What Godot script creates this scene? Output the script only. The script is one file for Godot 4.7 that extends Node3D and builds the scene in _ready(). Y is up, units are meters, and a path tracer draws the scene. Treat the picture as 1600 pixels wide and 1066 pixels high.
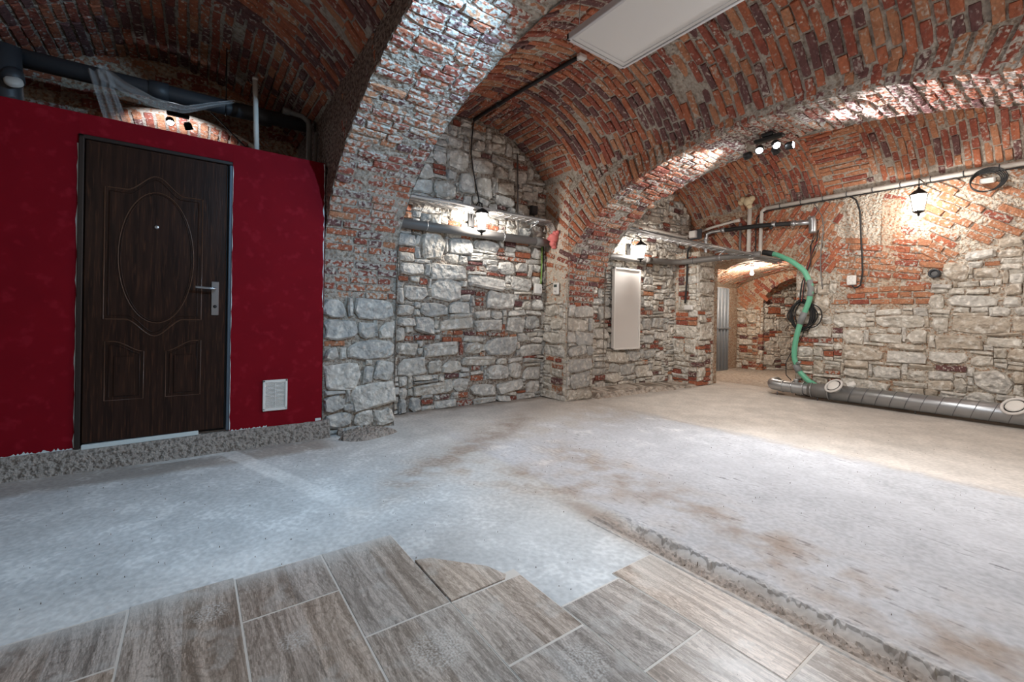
extends Node3D
# A vaulted brick cellar. World: x runs along the long wall (away to the right), y up, z from that wall into the room. Metres.

const EYE := Vector3(0.0, 1.03, 3.94)
const FOCAL := 684.0
const YAW := 53.96
const ROLL := 0.9

var rng := RandomNumberGenerator.new()
var nz := FastNoiseLite.new()
var nz2 := FastNoiseLite.new()
var depth := PackedFloat32Array()
var jobs := {}
var brick_shapes: Array = []
var MB := []      # brick materials [smear][colour]
var MS := []      # stone materials
var M := {}
var cam_r: Vector3
var cam_u: Vector3
var cam_f: Vector3
var ell_s := PackedFloat32Array()
var ell_len := 0.0

func _ready() -> void:
	rng.seed = 11
	# ------------------------------------------------------------------ camera
	var s := sin(deg_to_rad(YAW))
	var c := cos(deg_to_rad(YAW))
	var r0 := Vector3(s, 0, c)
	cam_f = Vector3(c, 0, -s)
	var cr := cos(deg_to_rad(ROLL))
	var sr := sin(deg_to_rad(ROLL))
	cam_r = r0 * cr + Vector3.UP * sr
	cam_u = Vector3.UP * cr - r0 * sr
	var cam := Camera3D.new()
	cam.name = "camera"
	cam.transform = Transform3D(Basis(cam_r, cam_u, -cam_f), EYE)
	cam.projection = Camera3D.PROJECTION_FRUSTUM
	cam.keep_aspect = Camera3D.KEEP_HEIGHT
	cam.near = 0.05
	cam.far = 60.0
	cam.size = 2.0 * 0.05 * 533.0 / FOCAL
	cam.frustum_offset = Vector2(0, -35.0 / FOCAL * 0.05)
	add_child(cam)
	# ------------------------------------------------------------------ surroundings and exposure
	var we := WorldEnvironment.new()
	we.name = "surroundings"
	var env := Environment.new()
	env.background_mode = Environment.BG_COLOR
	env.background_color = Color.BLACK
	env.tonemap_mode = Environment.TONE_MAPPER_LINEAR
	env.tonemap_exposure = 2.15
	env.sdfgi_enabled = true
	env.ssao_enabled = true
	env.ssil_enabled = true
	we.environment = env
	add_child(we)

	nz.seed = 3; nz.frequency = 2.2; nz.fractal_octaves = 3
	nz2.seed = 8; nz2.frequency = 14.0; nz2.fractal_octaves = 2
	depth.resize(100 * 67)
	depth.fill(1e9)
	make_ellipse()
	make_brick_shapes()
	make_materials()
	build_setting()
	build_walls()
	finish_masonry()
	build_entrance()
	build_bay_one_services()
	build_bay_two_services()
	build_bay_three_services()
	build_back_wall_services()
	build_ceiling_things()
	build_floor_things()
	build_fill_lanterns()

# ====================================================================== small helpers
func named(n: Node, called: String, parent: Node) -> Node:
	var k := called
	var i := 0
	while parent.has_node(NodePath(k)):
		i += 1
		k = "%s_%03d" % [called, i]
	n.name = k
	parent.add_child(n)
	return n

func thing(called: String, label: String, category: String, at := Vector3.ZERO, group := "", kind := "") -> Node3D:
	var o := Node3D.new()
	named(o, called, self)
	o.position = at
	o.set_meta("label", label)
	o.set_meta("category", category)
	if group != "": o.set_meta("group", group)
	if kind != "": o.set_meta("kind", kind)
	return o

func put(called: String, mesh: Mesh, m: Material, parent: Node, t := Transform3D()) -> MeshInstance3D:
	var o := MeshInstance3D.new()
	o.mesh = mesh
	o.material_override = m
	o.transform = t
	o.cast_shadow = GeometryInstance3D.SHADOW_CASTING_SETTING_ON
	named(o, called, parent)
	return o

func T(at: Vector3, b := Basis()) -> Transform3D:
	return Transform3D(b, at)

func frame_of(u: Vector3, n: Vector3) -> Basis:
	return Basis(u, n.cross(u), n)

func raw(v: PackedVector3Array, idx: PackedInt32Array, smooth := true, uv := PackedVector2Array(), uv2 := PackedVector2Array()) -> ArrayMesh:
	var st := SurfaceTool.new()
	st.begin(Mesh.PRIMITIVE_TRIANGLES)
	st.set_smooth_group(0 if smooth else -1)
	for i in idx:
		if uv.size(): st.set_uv(uv[i])
		if uv2.size(): st.set_uv2(uv2[i])
		st.add_vertex(v[i])
	st.generate_normals()
	st.index()
	return st.commit()

func project(p: Vector3) -> Vector3:
	var d := p - EYE
	var w := d.dot(cam_f)
	if w < 0.05: return Vector3(-9999, -9999, -1)
	return Vector3(800.0 + FOCAL * d.dot(cam_r) / w, 498.0 - FOCAL * d.dot(cam_u) / w, w)

func splat(p: Vector3) -> void:
	var q := project(p)
	if q.z <= 0.0 or q.x < 0 or q.x >= 1600 or q.y < 0 or q.y >= 1066: return
	var k := int(q.x / 16.0) + 100 * int(q.y / 16.0)
	if q.z < depth[k]: depth[k] = q.z

func noise3(p: Vector3) -> float:
	return nz.get_noise_3dv(p) * 0.6 + nz2.get_noise_3dv(p) * 0.4

# a grid of points f(i, j) as a mesh; seen points go to the depth map that ranks the pieces
func sheet(nu: int, nv: int, f: Callable, flip := false, see := true, smooth := true) -> ArrayMesh:
	var v := PackedVector3Array()
	var idx := PackedInt32Array()
	for j in nv + 1:
		for i in nu + 1:
			var p: Vector3 = f.call(i / float(nu), j / float(nv))
			v.append(p)
			if see: splat(p)
	for j in nv:
		for i in nu:
			var a := j * (nu + 1) + i
			var b := a + 1
			var d := a + nu + 1
			var e := d + 1
			if flip: idx.append_array(PackedInt32Array([a, d, b, b, d, e]))
			else: idx.append_array(PackedInt32Array([a, b, d, b, e, d]))
	return raw(v, idx, smooth)

# box with chamfered edges
func block(size: Vector3, ch := 0.004) -> ArrayMesh:
	var st := SurfaceTool.new()
	st.begin(Mesh.PRIMITIVE_TRIANGLES)
	st.set_smooth_group(-1)
	var h := size * 0.5
	ch = minf(ch, minf(h.x, minf(h.y, h.z)) * 0.6)
	var pts := PackedVector3Array()
	for sx in [-1, 1]:
		for sy in [-1, 1]:
			for sz in [-1, 1]:
				pts.append(Vector3(sx * (h.x - ch), sy * h.y - sy * ch, sz * h.z - sz * ch) + Vector3(sx * ch, 0, 0))
				pts.append(Vector3(sx * h.x - sx * ch, sy * h.y, sz * h.z - sz * ch))
				pts.append(Vector3(sx * h.x - sx * ch, sy * h.y - sy * ch, sz * h.z))
	var P := func(ix: int, iy: int, iz: int, k: int) -> Vector3: return pts[(ix * 4 + iy * 2 + iz) * 3 + k]
	var quad := func(a: Vector3, b: Vector3, c: Vector3, d: Vector3) -> void:
		var n := (b - a).cross(c - a)
		var m := (a + b + c + d) * 0.25
		if n.dot(m) > 0.0:
			for q in [a, c, b, a, d, c]: st.add_vertex(q)
		else:
			for q in [a, b, c, a, c, d]: st.add_vertex(q)
	var tri := func(a: Vector3, b: Vector3, c: Vector3) -> void:
		var n := (b - a).cross(c - a)
		if n.dot(a + b + c) > 0.0:
			for q in [a, c, b]: st.add_vertex(q)
		else:
			for q in [a, b, c]: st.add_vertex(q)
	for k in 2:
		quad.call(P.call(k, 0, 0, 0), P.call(k, 1, 0, 0), P.call(k, 1, 1, 0), P.call(k, 0, 1, 0))
		quad.call(P.call(0, k, 0, 1), P.call(1, k, 0, 1), P.call(1, k, 1, 1), P.call(0, k, 1, 1))
		quad.call(P.call(0, 0, k, 2), P.call(1, 0, k, 2), P.call(1, 1, k, 2), P.call(0, 1, k, 2))
	for a in 2:
		for b in 2:
			quad.call(P.call(a, b, 0, 0), P.call(a, b, 1, 0), P.call(a, b, 1, 1), P.call(a, b, 0, 1))
			quad.call(P.call(a, 0, b, 0), P.call(a, 1, b, 0), P.call(a, 1, b, 2), P.call(a, 0, b, 2))
			quad.call(P.call(0, a, b, 1), P.call(1, a, b, 1), P.call(1, a, b, 2), P.call(0, a, b, 2))
			for d in 2: tri.call(P.call(a, b, d, 0), P.call(a, b, d, 1), P.call(a, b, d, 2))
	st.generate_normals()
	return st.commit()

# round bar swept along points
func tube(pts: Array, r: float, sides := 10, closed := false, squash := 1.0) -> ArrayMesh:
	var v := PackedVector3Array()
	var idx := PackedInt32Array()
	var n := pts.size()
	var up := Vector3.UP
	var first: Vector3 = pts[1] - pts[0]
	if absf(first.normalized().dot(up)) > 0.9: up = Vector3.RIGHT
	var side := Vector3.ZERO
	for i in n:
		var a: Vector3 = pts[(i - 1 + n) % n] if closed else pts[maxi(i - 1, 0)]
		var b: Vector3 = pts[(i + 1) % n] if closed else pts[mini(i + 1, n - 1)]
		var t := (b - a).normalized()
		if side == Vector3.ZERO: side = t.cross(up).normalized()
		else: side = (side - t * side.dot(t)).normalized()
		var o := side.cross(t).normalized()
		for k in sides:
			var ang := TAU * k / sides
			v.append(pts[i] + side * cos(ang) * r + o * sin(ang) * r * squash)
	var rows := n if closed else n - 1
	for i in rows:
		for k in sides:
			var a := i * sides + k
			var b := i * sides + (k + 1) % sides
			var d := ((i + 1) % n) * sides + k
			var e := ((i + 1) % n) * sides + (k + 1) % sides
			idx.append_array(PackedInt32Array([a, d, b, b, d, e]))
	if not closed:
		v.append(pts[0]); v.append(pts[n - 1])
		for k in sides:
			idx.append_array(PackedInt32Array([n * sides, k, (k + 1) % sides]))
			idx.append_array(PackedInt32Array([n * sides + 1, (n - 1) * sides + (k + 1) % sides, (n - 1) * sides + k]))
	return raw(v, idx, true)

# smooth path through points
func curve(pts: Array, step := 0.04) -> Array:
	var cv := Curve3D.new()
	var n := pts.size()
	for i in n:
		var a: Vector3 = pts[maxi(i - 1, 0)]
		var b: Vector3 = pts[mini(i + 1, n - 1)]
		var t := (b - a) / 6.0
		cv.add_point(pts[i], -t, t)
	var out := []
	var L := cv.get_baked_length()
	var m := maxi(2, int(L / step))
	for i in m + 1: out.append(cv.sample_baked(L * i / m))
	return out

# profile of (radius, height) turned about the y axis
func lathe(prof: Array, sides := 24, smooth := true) -> ArrayMesh:
	var v := PackedVector3Array()
	var idx := PackedInt32Array()
	for p in prof:
		for k in sides:
			var a := TAU * k / sides
			v.append(Vector3(cos(a) * p[0], p[1], sin(a) * p[0]))
	for i in prof.size() - 1:
		for k in sides:
			var a := i * sides + k
			var b := i * sides + (k + 1) % sides
			idx.append_array(PackedInt32Array([a, b, a + sides, b, b + sides, a + sides]))
	return raw(v, idx, smooth)

func joined(parts: Array) -> ArrayMesh:
	var st := SurfaceTool.new()
	st.begin(Mesh.PRIMITIVE_TRIANGLES)
	for p in parts: st.append_from(p[0], 0, p[1])
	return st.commit()

func ring(center: Vector3, u: Vector3, v: Vector3, n: int, a0 := 0.0, a1 := TAU) -> Array:
	var out := []
	for i in n:
		var a := a0 + (a1 - a0) * i / (n if is_equal_approx(a1 - a0, TAU) else n - 1)
		out.append(center + u * cos(a) + v * sin(a))
	return out

# ====================================================================== materials
func noise_bytes(w: int, h: int, sd: int, freq: float, oct := 4, ridged := false, kind := FastNoiseLite.TYPE_SIMPLEX_SMOOTH) -> PackedByteArray:
	var n := FastNoiseLite.new()
	n.seed = sd
	n.noise_type = kind
	n.frequency = freq
	n.fractal_octaves = oct
	if ridged: n.fractal_type = FastNoiseLite.FRACTAL_RIDGED
	var im := n.get_seamless_image(w, h)
	im.convert(Image.FORMAT_L8)
	return im.get_data()

func tex(w: int, h: int, data: PackedByteArray, mono := false) -> ImageTexture:
	return ImageTexture.create_from_image(Image.create_from_data(w, h, false, Image.FORMAT_L8 if mono else Image.FORMAT_RGB8, data))

func std(c: Color, rough := 0.8, metal := 0.0) -> StandardMaterial3D:
	var m := StandardMaterial3D.new()
	m.albedo_color = c
	m.roughness = rough
	m.metallic = metal
	return m

func tri_mat(t: Texture2D, scale: float, bump: Texture2D, cm: float, rough := 0.9, tint := Color.WHITE) -> StandardMaterial3D:
	var m := std(tint, rough)
	m.albedo_texture = t
	m.uv1_triplanar = true
	m.uv1_world_triplanar = true
	m.uv1_scale = Vector3.ONE * scale
	m.uv1_triplanar_sharpness = 4.0
	if bump:
		m.heightmap_enabled = true
		m.heightmap_texture = bump
		m.heightmap_scale = cm
	return m

func glow(c: Color, k: float) -> StandardMaterial3D:
	var m := std(c, 0.4)
	m.emission_enabled = true
	m.emission = c
	m.emission_energy_multiplier = k
	return m

func mixed(N: int, c0: Color, c1: Color, c2: Color, na: PackedByteArray, nb: PackedByteArray, nc: PackedByteArray, cut: float, soft: float, off: int, con := 0.36) -> ImageTexture:
	# c0..c1 by noise a (fine) and b (blotches); c2 where noise c lies under the cut (mortar smear, dust)
	var d := PackedByteArray()
	d.resize(N * N * 3)
	var tot := N * N
	var r0 := c0.r; var g0 := c0.g; var b0 := c0.b
	var r1 := c1.r; var g1 := c1.g; var b1 := c1.b
	var r2 := c2.r; var g2 := c2.g; var b2 := c2.b
	for i in tot:
		var j := (i + off) % tot
		var fa := na[j] / 255.0
		var t := clampf((nb[j] / 255.0 - 0.5) * 1.3 + 0.5 + (fa - 0.5) * 0.6, 0.0, 1.0)
		var k := clampf((cut - nc[j] / 255.0 + (fa - 0.5) * 0.25) / soft + 0.5, 0.0, 1.0)
		var sh := 1.0 + con * (fa - 0.5)
		d[i * 3] = int(clampf((r0 + (r1 - r0) * t + (r2 - (r0 + (r1 - r0) * t)) * k) * sh, 0.0, 1.0) * 255.0)
		d[i * 3 + 1] = int(clampf((g0 + (g1 - g0) * t + (g2 - (g0 + (g1 - g0) * t)) * k) * sh, 0.0, 1.0) * 255.0)
		d[i * 3 + 2] = int(clampf((b0 + (b1 - b0) * t + (b2 - (b0 + (b1 - b0) * t)) * k) * sh, 0.0, 1.0) * 255.0)
	return tex(N, N, d)

func make_materials() -> void:
	var N := 384
	var fine := noise_bytes(N, N, 1, 0.09, 5)
	var blot := noise_bytes(N, N, 2, 0.018, 3)
	var smear := noise_bytes(N, N, 5, 0.045, 6)
	var pits := noise_bytes(N, N, 7, 0.05, 5)
	var bump := tex(N, N, pits, true)
	var grain := tex(N, N, fine, true)
	M.bump = bump
	M.grain = grain
	var mort := Color8(176, 168, 158)
	var pairs := [
		[Color8(174, 102, 71), Color8(146, 84, 62)],
		[Color8(152, 82, 62), Color8(122, 64, 54)],
		[Color8(112, 74, 70), Color8(90, 60, 60)],
		[Color8(178, 126, 94), Color8(156, 102, 74)]]
	var cuts := [0.22, 0.36, 0.52]
	for k in 3:
		var row := []
		for c in 4:
			row.append(tri_mat(mixed(N, pairs[c][0], pairs[c][1], mort, fine, blot, smear, cuts[k], 0.16, 9173 * c + 30011 * k), 1.15, bump, 0.9))
		MB.append(row)
	var st := [
		[Color8(206, 201, 192), Color8(180, 175, 168), Color8(222, 217, 208)],
		[Color8(186, 184, 179), Color8(160, 158, 154), Color8(204, 199, 190)],
		[Color8(206, 198, 186), Color8(178, 170, 158), Color8(222, 217, 208)],
		[Color8(194, 181, 164), Color8(166, 153, 138), Color8(212, 205, 194)]]
	for c in 4:
		MS.append(tri_mat(mixed(N, st[c][0], st[c][1], st[c][2], fine, blot, smear, 0.36, 0.25, 7001 * c, 0.2), 0.55, bump, 3.0))
	M.mortar = tri_mat(mixed(N, Color8(176, 167, 155), Color8(150, 141, 130), Color8(128, 112, 98), fine, blot, pits, 0.33, 0.2, 0), 1.1, bump, 1.6)
	M.joint = tri_mat(mixed(N, Color8(178, 169, 157), Color8(152, 141, 129), Color8(128, 110, 96), fine, blot, pits, 0.38, 0.2, 0), 1.1, bump, 2.2)
	M.mortar_warm = tri_mat(mixed(N, Color8(190, 174, 154), Color8(166, 146, 126), Color8(150, 108, 82), fine, blot, pits, 0.36, 0.2, 5000), 1.1, bump, 1.6)
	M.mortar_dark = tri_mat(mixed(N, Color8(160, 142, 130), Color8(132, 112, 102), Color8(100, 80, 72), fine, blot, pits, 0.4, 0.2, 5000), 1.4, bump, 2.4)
	M.plaster_pale = tri_mat(mixed(N, Color8(206, 196, 182), Color8(184, 172, 156), Color8(160, 130, 106), fine, blot, pits, 0.34, 0.2, 5000), 1.1, bump, 2.4)
	M.plaster = tri_mat(mixed(N, Color8(204, 194, 180), Color8(184, 172, 157), Color8(178, 120, 86), fine, blot, smear, 0.27, 0.12, 900), 0.9, bump, 0.9)
	M.concrete = tri_mat(mixed(N, Color8(190, 180, 168), Color8(172, 160, 148), Color8(150, 136, 122), fine, blot, smear, 0.36, 0.25, 300), 0.7, bump, 0.3)
	M.rough_concrete = tri_mat(mixed(N, Color8(168, 159, 150), Color8(144, 135, 127), Color8(112, 102, 94), fine, blot, pits, 0.34, 0.15, 0, 0.2), 1.5, bump, 1.6)
	# red paint, scratched
	var red := mixed(N, Color8(126, 10, 25), Color8(119, 8, 23), Color8(134, 20, 34), fine, blot, smear, 0.26, 0.2, 0, 0.05)
	M.red = tri_mat(red, 0.45, grain, 0.02, 0.75)
	M.red.metallic_specular = 0.25
	# dark walnut with a vertical grain
	var wn := noise_bytes(N, N, 21, 0.06, 5)
	M.walnut = tri_mat(mixed(N, Color8(54, 34, 25), Color8(33, 20, 15), Color8(64, 40, 28), wn, blot, smear, 0.3, 0.2, 0), 1.0, grain, 0.05, 0.42)
	M.walnut.metallic_specular = 0.3
	M.walnut.uv1_scale = Vector3(3.2, 0.22, 3.2)
	M.walnut_edge = std(Color8(84, 56, 40), 0.28)
	M.dark_frame = std(Color8(36, 25, 21), 0.45)
	M.steel_blue = std(Color8(88, 100, 112), 0.4, 0.4)  # metal jamb, with the bluish light on it put into its colour
	M.white = std(Color8(226, 222, 216), 0.5)
	M.panel = std(Color8(214, 209, 204), 0.55)
	M.panel_edge = std(Color8(196, 191, 190), 0.5)
	M.white_paint = std(Color8(205, 214, 214), 0.7)
	M.chrome = std(Color8(190, 190, 192), 0.28, 0.9)
	M.galv = std(Color8(176, 178, 180), 0.36, 0.85)
	M.galv_seam = std(Color8(120, 122, 126), 0.4, 0.8)
	M.pvc = std(Color8(108, 105, 102), 0.5)
	M.pvc_light = std(Color8(196, 190, 182), 0.5)
	M.pvc_dark = std(Color8(52, 54, 58), 0.5)
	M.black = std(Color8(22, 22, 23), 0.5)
	M.lantern = std(Color8(34, 33, 33), 0.45, 0.3)
	M.rubber = std(Color8(30, 30, 31), 0.7)
	M.green = std(Color8(100, 172, 140), 0.4)
	M.tape = std(Color8(120, 122, 122), 0.5)
	M.pink = std(Color8(226, 128, 124), 0.8)
	M.foam = std(Color8(206, 190, 158), 0.9)
	M.cable_grey = std(Color8(172, 166, 160), 0.55)
	M.earth = std(Color8(110, 150, 60), 0.5)
	M.film = std(Color8(225, 218, 214), 0.32)
	M.film.transparency = BaseMaterial3D.TRANSPARENCY_ALPHA
	M.film.albedo_color.a = 0.3
	M.film.cull_mode = BaseMaterial3D.CULL_DISABLED
	M.bulb = glow(Color(1.0, 0.96, 0.91), 6.0)
	M.led = glow(Color(0.9, 0.96, 1.0), 60.0)
	M.disp = std(Color8(60, 70, 68), 0.2)
	M.grout = std(Color8(206, 198, 188), 0.9)

# ====================================================================== masonry kit
func make_brick_shapes() -> void:
	# unit brick: 1 long (x), 1 high (y), face at z = 0, back at z = -1; chipped corners, uneven face
	for k in 8:
		var v := PackedVector3Array()
		var idx := PackedInt32Array()
		var nx := 4
		var ny := 3
		var tilt := Vector2(rng.randf_range(-0.12, 0.12), rng.randf_range(-0.12, 0.12))
		for j in ny:
			for i in nx:
				var x := (i / float(nx - 1) - 0.5)
				var y := (j / float(ny - 1) - 0.5)
				var edge := i == 0 or j == 0 or i == nx - 1 or j == ny - 1
				var z := tilt.x * x + tilt.y * y + rng.randf_range(-0.05, 0.05)
				if edge: z -= rng.randf_range(0.0, 0.05)
				if (i == 0 or i == nx - 1) and (j == 0 or j == ny - 1): z -= rng.randf_range(0.0, 0.1)
				v.append(Vector3(x * 0.965 + rng.randf_range(-0.01, 0.01), y * 0.88 + rng.randf_range(-0.04, 0.04), z))
		for j in ny - 1:
			for i in nx - 1:
				var a := j * nx + i
				idx.append_array(PackedInt32Array([a, a + nx, a + 1, a + 1, a + nx, a + nx + 1]))
		var per := []
		for i in nx: per.append(i)
		for j in range(1, ny): per.append(j * nx + nx - 1)
		for i in range(nx - 2, -1, -1): per.append((ny - 1) * nx + i)
		for j in range(ny - 2, 0, -1): per.append(j * nx)
		var base := v.size()
		for p in per:
			var q: Vector3 = v[p]
			v.append(Vector3(q.x / 0.965 + rng.randf_range(-0.006, 0.006), q.y / 0.90, q.z - 0.12))
		for p in per:
			var q: Vector3 = v[p]
			v.append(Vector3(q.x / 0.965, q.y / 0.90, -1.0))
		var n := per.size()
		for i in n:
			var a: int = per[i]
			var b: int = per[(i + 1) % n]
			var c := base + i
			var d := base + (i + 1) % n
			idx.append_array(PackedInt32Array([a, b, c, b, d, c]))
			idx.append_array(PackedInt32Array([c, d, c + n, d, d + n, c + n]))
		brick_shapes.append(raw(v, idx, false))

func add_job(root: Node3D, kind: String, mesh: Mesh, t: Transform3D, m: Material, size: float, n: Vector3) -> void:
	if not jobs.has(root): jobs[root] = []
	jobs[root].append([kind, mesh, t, m, size, n])

func brick_material(p: Vector3, smear: int, warm := 0.0) -> Material:
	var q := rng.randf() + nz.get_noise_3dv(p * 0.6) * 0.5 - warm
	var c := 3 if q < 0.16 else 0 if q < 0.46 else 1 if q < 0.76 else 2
	var s := smear
	var e := rng.randf()
	if e < 0.22: s = maxi(0, smear - 1)
	elif e > 0.8: s = mini(2, smear + 1)
	return MB[s][c]

func brick(root: Node3D, p: Vector3, u: Vector3, n: Vector3, L: float, h: float, prot: float, smear: int, warm := 0.0) -> void:
	var b := frame_of(u, n)
	if rng.randf() < 0.5: b = Basis(-b.x, -b.y, b.z)
	var t := Transform3D(Basis(b.x * L, b.y * h, b.z * 0.06), p + n * prot)
	add_job(root, "brick", brick_shapes[rng.randi() % 8], t, brick_material(p, smear, warm), L * h, n)

func stone_mesh(w: float, h: float, prot: float) -> ArrayMesh:
	# squared rubble block: jittered corners, some knocked off, a chamfered arris and a rough-split face
	var v := PackedVector3Array()
	var idx := PackedInt32Array()
	var hw := w * 0.5
	var hh := h * 0.5
	var mn := minf(hw, hh)
	var rim := []
	for q in 4:
		var sx := 1.0 if q == 0 or q == 3 else -1.0
		var sy := 1.0 if q < 2 else -1.0
		var c := Vector2(sx * (hw - rng.randf_range(-0.08, 0.34) * mn), sy * (hh - rng.randf_range(-0.08, 0.34) * mn))
		if rng.randf() < 0.5 and mn > 0.03:
			var k := rng.randf_range(0.15, 0.55) * mn
			var e1 := Vector2(c.x - sx * k * rng.randf_range(0.6, 1.6), c.y)
			var e2 := Vector2(c.x, c.y - sy * k)
			if q % 2 == 0:
				rim.append(e2); rim.append(e1)
			else:
				rim.append(e1); rim.append(e2)
		else: rim.append(c)
		# a point along the side that follows
		if (q % 2 == 0 and hw > 0.06) or (q % 2 == 1 and hh > 0.06):
			var t := rng.randf_range(-0.4, 0.4)
			if q == 0: rim.append(Vector2(hw * t, hh - rng.randf_range(-0.12, 0.16) * mn))
			elif q == 1: rim.append(Vector2(-hw + rng.randf_range(-0.12, 0.16) * mn, hh * t))
			elif q == 2: rim.append(Vector2(hw * t, -hh + rng.randf_range(-0.12, 0.16) * mn))
			else: rim.append(Vector2(hw - rng.randf_range(-0.12, 0.16) * mn, hh * t))
	var n := rim.size()
	var tilt := Vector2(rng.randf_range(-1, 1), rng.randf_range(-1, 1)) * prot * 0.5
	var ch := minf(rng.randf_range(0.008, 0.018), mn * 0.4)
	for r in rim: v.append(Vector3(r.x, r.y, -0.05))
	for r in rim: v.append(Vector3(r.x, r.y, prot * rng.randf_range(0.1, 0.6) + (tilt.x * r.x / hw + tilt.y * r.y / hh) * 0.7))
	for r in rim:
		var k := ch * rng.randf_range(0.7, 2.0)
		v.append(Vector3(r.x * (1.0 - minf(0.5, k / hw)), r.y * (1.0 - minf(0.5, k / hh)), prot * rng.randf_range(0.8, 1.2) + (tilt.x * r.x / hw + tilt.y * r.y / hh)))
	v.append(Vector3(rng.randf_range(-0.3, 0.3) * hw, rng.randf_range(-0.3, 0.3) * hh, prot * rng.randf_range(0.75, 1.35)))
	for i in n:
		var j := (i + 1) % n
		for q in 2:
			var a := q * n + i
			var b := q * n + j
			idx.append_array(PackedInt32Array([a, a + n, b, b, a + n, b + n]))
		idx.append_array(PackedInt32Array([2 * n + i, 3 * n, 2 * n + j]))
	return raw(v, idx, false)

# rubble walling: the given blocks first, then the gaps packed with smaller stones and bricks
func rubble(root: Node3D, fr: Transform3D, u1: float, v1: float, inside: Callable, keys: Array, brick_keys: Array, brick_share: Callable, tones: Array, prot: float, big: float, smear := 1) -> void:
	var cell := 0.02
	var W := int(ceil(u1 / cell))
	var Hh := int(ceil(v1 / cell))
	var g := PackedByteArray()
	g.resize(W * Hh)
	for j in Hh:
		for i in W:
			if not inside.call((i + 0.5) * cell, (j + 0.5) * cell): g[j * W + i] = 1
	var n := fr.basis.z
	var mark := func(a: int, b: int, c: int, d: int) -> void:
		for j in range(maxi(b, 0), mini(d, Hh)):
			for i in range(maxi(a, 0), mini(c, W)): g[j * W + i] = 1
	var lay := func(u: float, v: float, w: float, h: float, br: bool) -> void:
		var p: Vector3 = fr * Vector3(u + w * 0.5, v + h * 0.5, 0)
		if br:
			if h > w * 1.2: brick(root, p, fr.basis.y, n, h - 0.008, w - 0.012, rng.randf_range(0.004, 0.022), smear)
			else: brick(root, p, fr.basis.x, n, w - 0.008, h - 0.012, rng.randf_range(0.004, 0.022), smear)
		else:
			var pr := prot * rng.randf_range(0.6, 1.25)
			if w * h < 0.01: pr *= 0.7
			var gap := 0.003
			var ms := stone_mesh(w - gap, h - gap, pr)
			var rot := Basis(Vector3.BACK, rng.randf_range(-0.09, 0.09))
			add_job(root, "stone", ms, Transform3D(fr.basis * rot, p), MS[tones[rng.randi() % tones.size()]], w * h, n)
	for k in brick_keys:
		lay.call(k[0], k[1], k[2], k[3], true)
		mark.call(int(k[0] / cell), int(k[1] / cell), int(ceil((k[0] + k[2]) / cell)), int(ceil((k[1] + k[3]) / cell)))
	for k in keys:
		lay.call(k[0], k[1], k[2], k[3], false)
		mark.call(int(round(k[0] / cell)), int(round(k[1] / cell)), int(round((k[0] + k[2]) / cell)), int(round((k[1] + k[3]) / cell)))
	for j in Hh:
		var i := 0
		while i < W:
			if g[j * W + i]:
				i += 1
				continue
			var u := i * cell
			var v := j * cell
			var share: float = brick_share.call(u, v)
			var br := rng.randf() < share
			var tw := int(rng.randf_range(0.13, 0.26) / cell) if br else int(rng.randf_range(0.12, 0.48) * big / cell)
			var th := 3 + rng.randi() % 2 if br else int(rng.randf_range(0.07, 0.26) * big / cell)
			if not br and rng.randf() < 0.3: th = maxi(2, th / 2)
			var w := 0
			while w < tw and i + w < W and not g[j * W + i + w]: w += 1
			# swallow a leftover sliver on the right
			var left := 0
			while left < 4 and i + w + left < W and not g[j * W + i + w + left]: left += 1
			if left < 4 and i + w + left < W: w += left
			var h := 1
			while h < th and j + h < Hh:
				var ok := true
				for q in w:
					if g[(j + h) * W + i + q]:
						ok = false
						break
				if not ok: break
				h += 1
			if w >= 2 and h >= 2:
				lay.call(u, v, w * cell, h * cell, br and w >= 5)
			mark.call(i, j, i + w, j + h)
			i += w

# rows of bricks at an angle on a plane, where the mask allows
func brick_field(root: Node3D, fr: Transform3D, u0: float, u1: float, v0: float, v1: float, inside: Callable, ang: float, pitch: float, L: float, smear: int, drop: float, lo: float, hi: float, warm := 0.0) -> void:
	var cu := (u0 + u1) * 0.5
	var cv := (v0 + v1) * 0.5
	var R := Vector2(u1 - u0, v1 - v0).length() * 0.5
	var d := Vector2(cos(ang), sin(ang))
	var e := Vector2(-d.y, d.x)
	var rows := int(R / pitch) + 1
	for r in range(-rows, rows + 1):
		var x := -R - rng.randf() * L
		while x < R:
			var len := L * (rng.randf_range(0.85, 1.1) if rng.randf() < 0.75 else 0.5)
			var c := d * (x + len * 0.5) + e * (r * pitch + rng.randf_range(-0.006, 0.006))
			x += len + 0.014
			var u := cu + c.x
			var v := cv + c.y
			if u < u0 or u > u1 or v < v0 or v > v1: continue
			if rng.randf() < drop or not inside.call(u, v): continue
			var wob := rng.randf_range(-0.04, 0.04)
			var U := (fr.basis.x * cos(ang + wob) + fr.basis.y * sin(ang + wob)).normalized()
			brick(root, fr * Vector3(u, v, 0), U, fr.basis.z, len - 0.006, pitch - 0.012, rng.randf_range(lo, hi), smear, warm)

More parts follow.
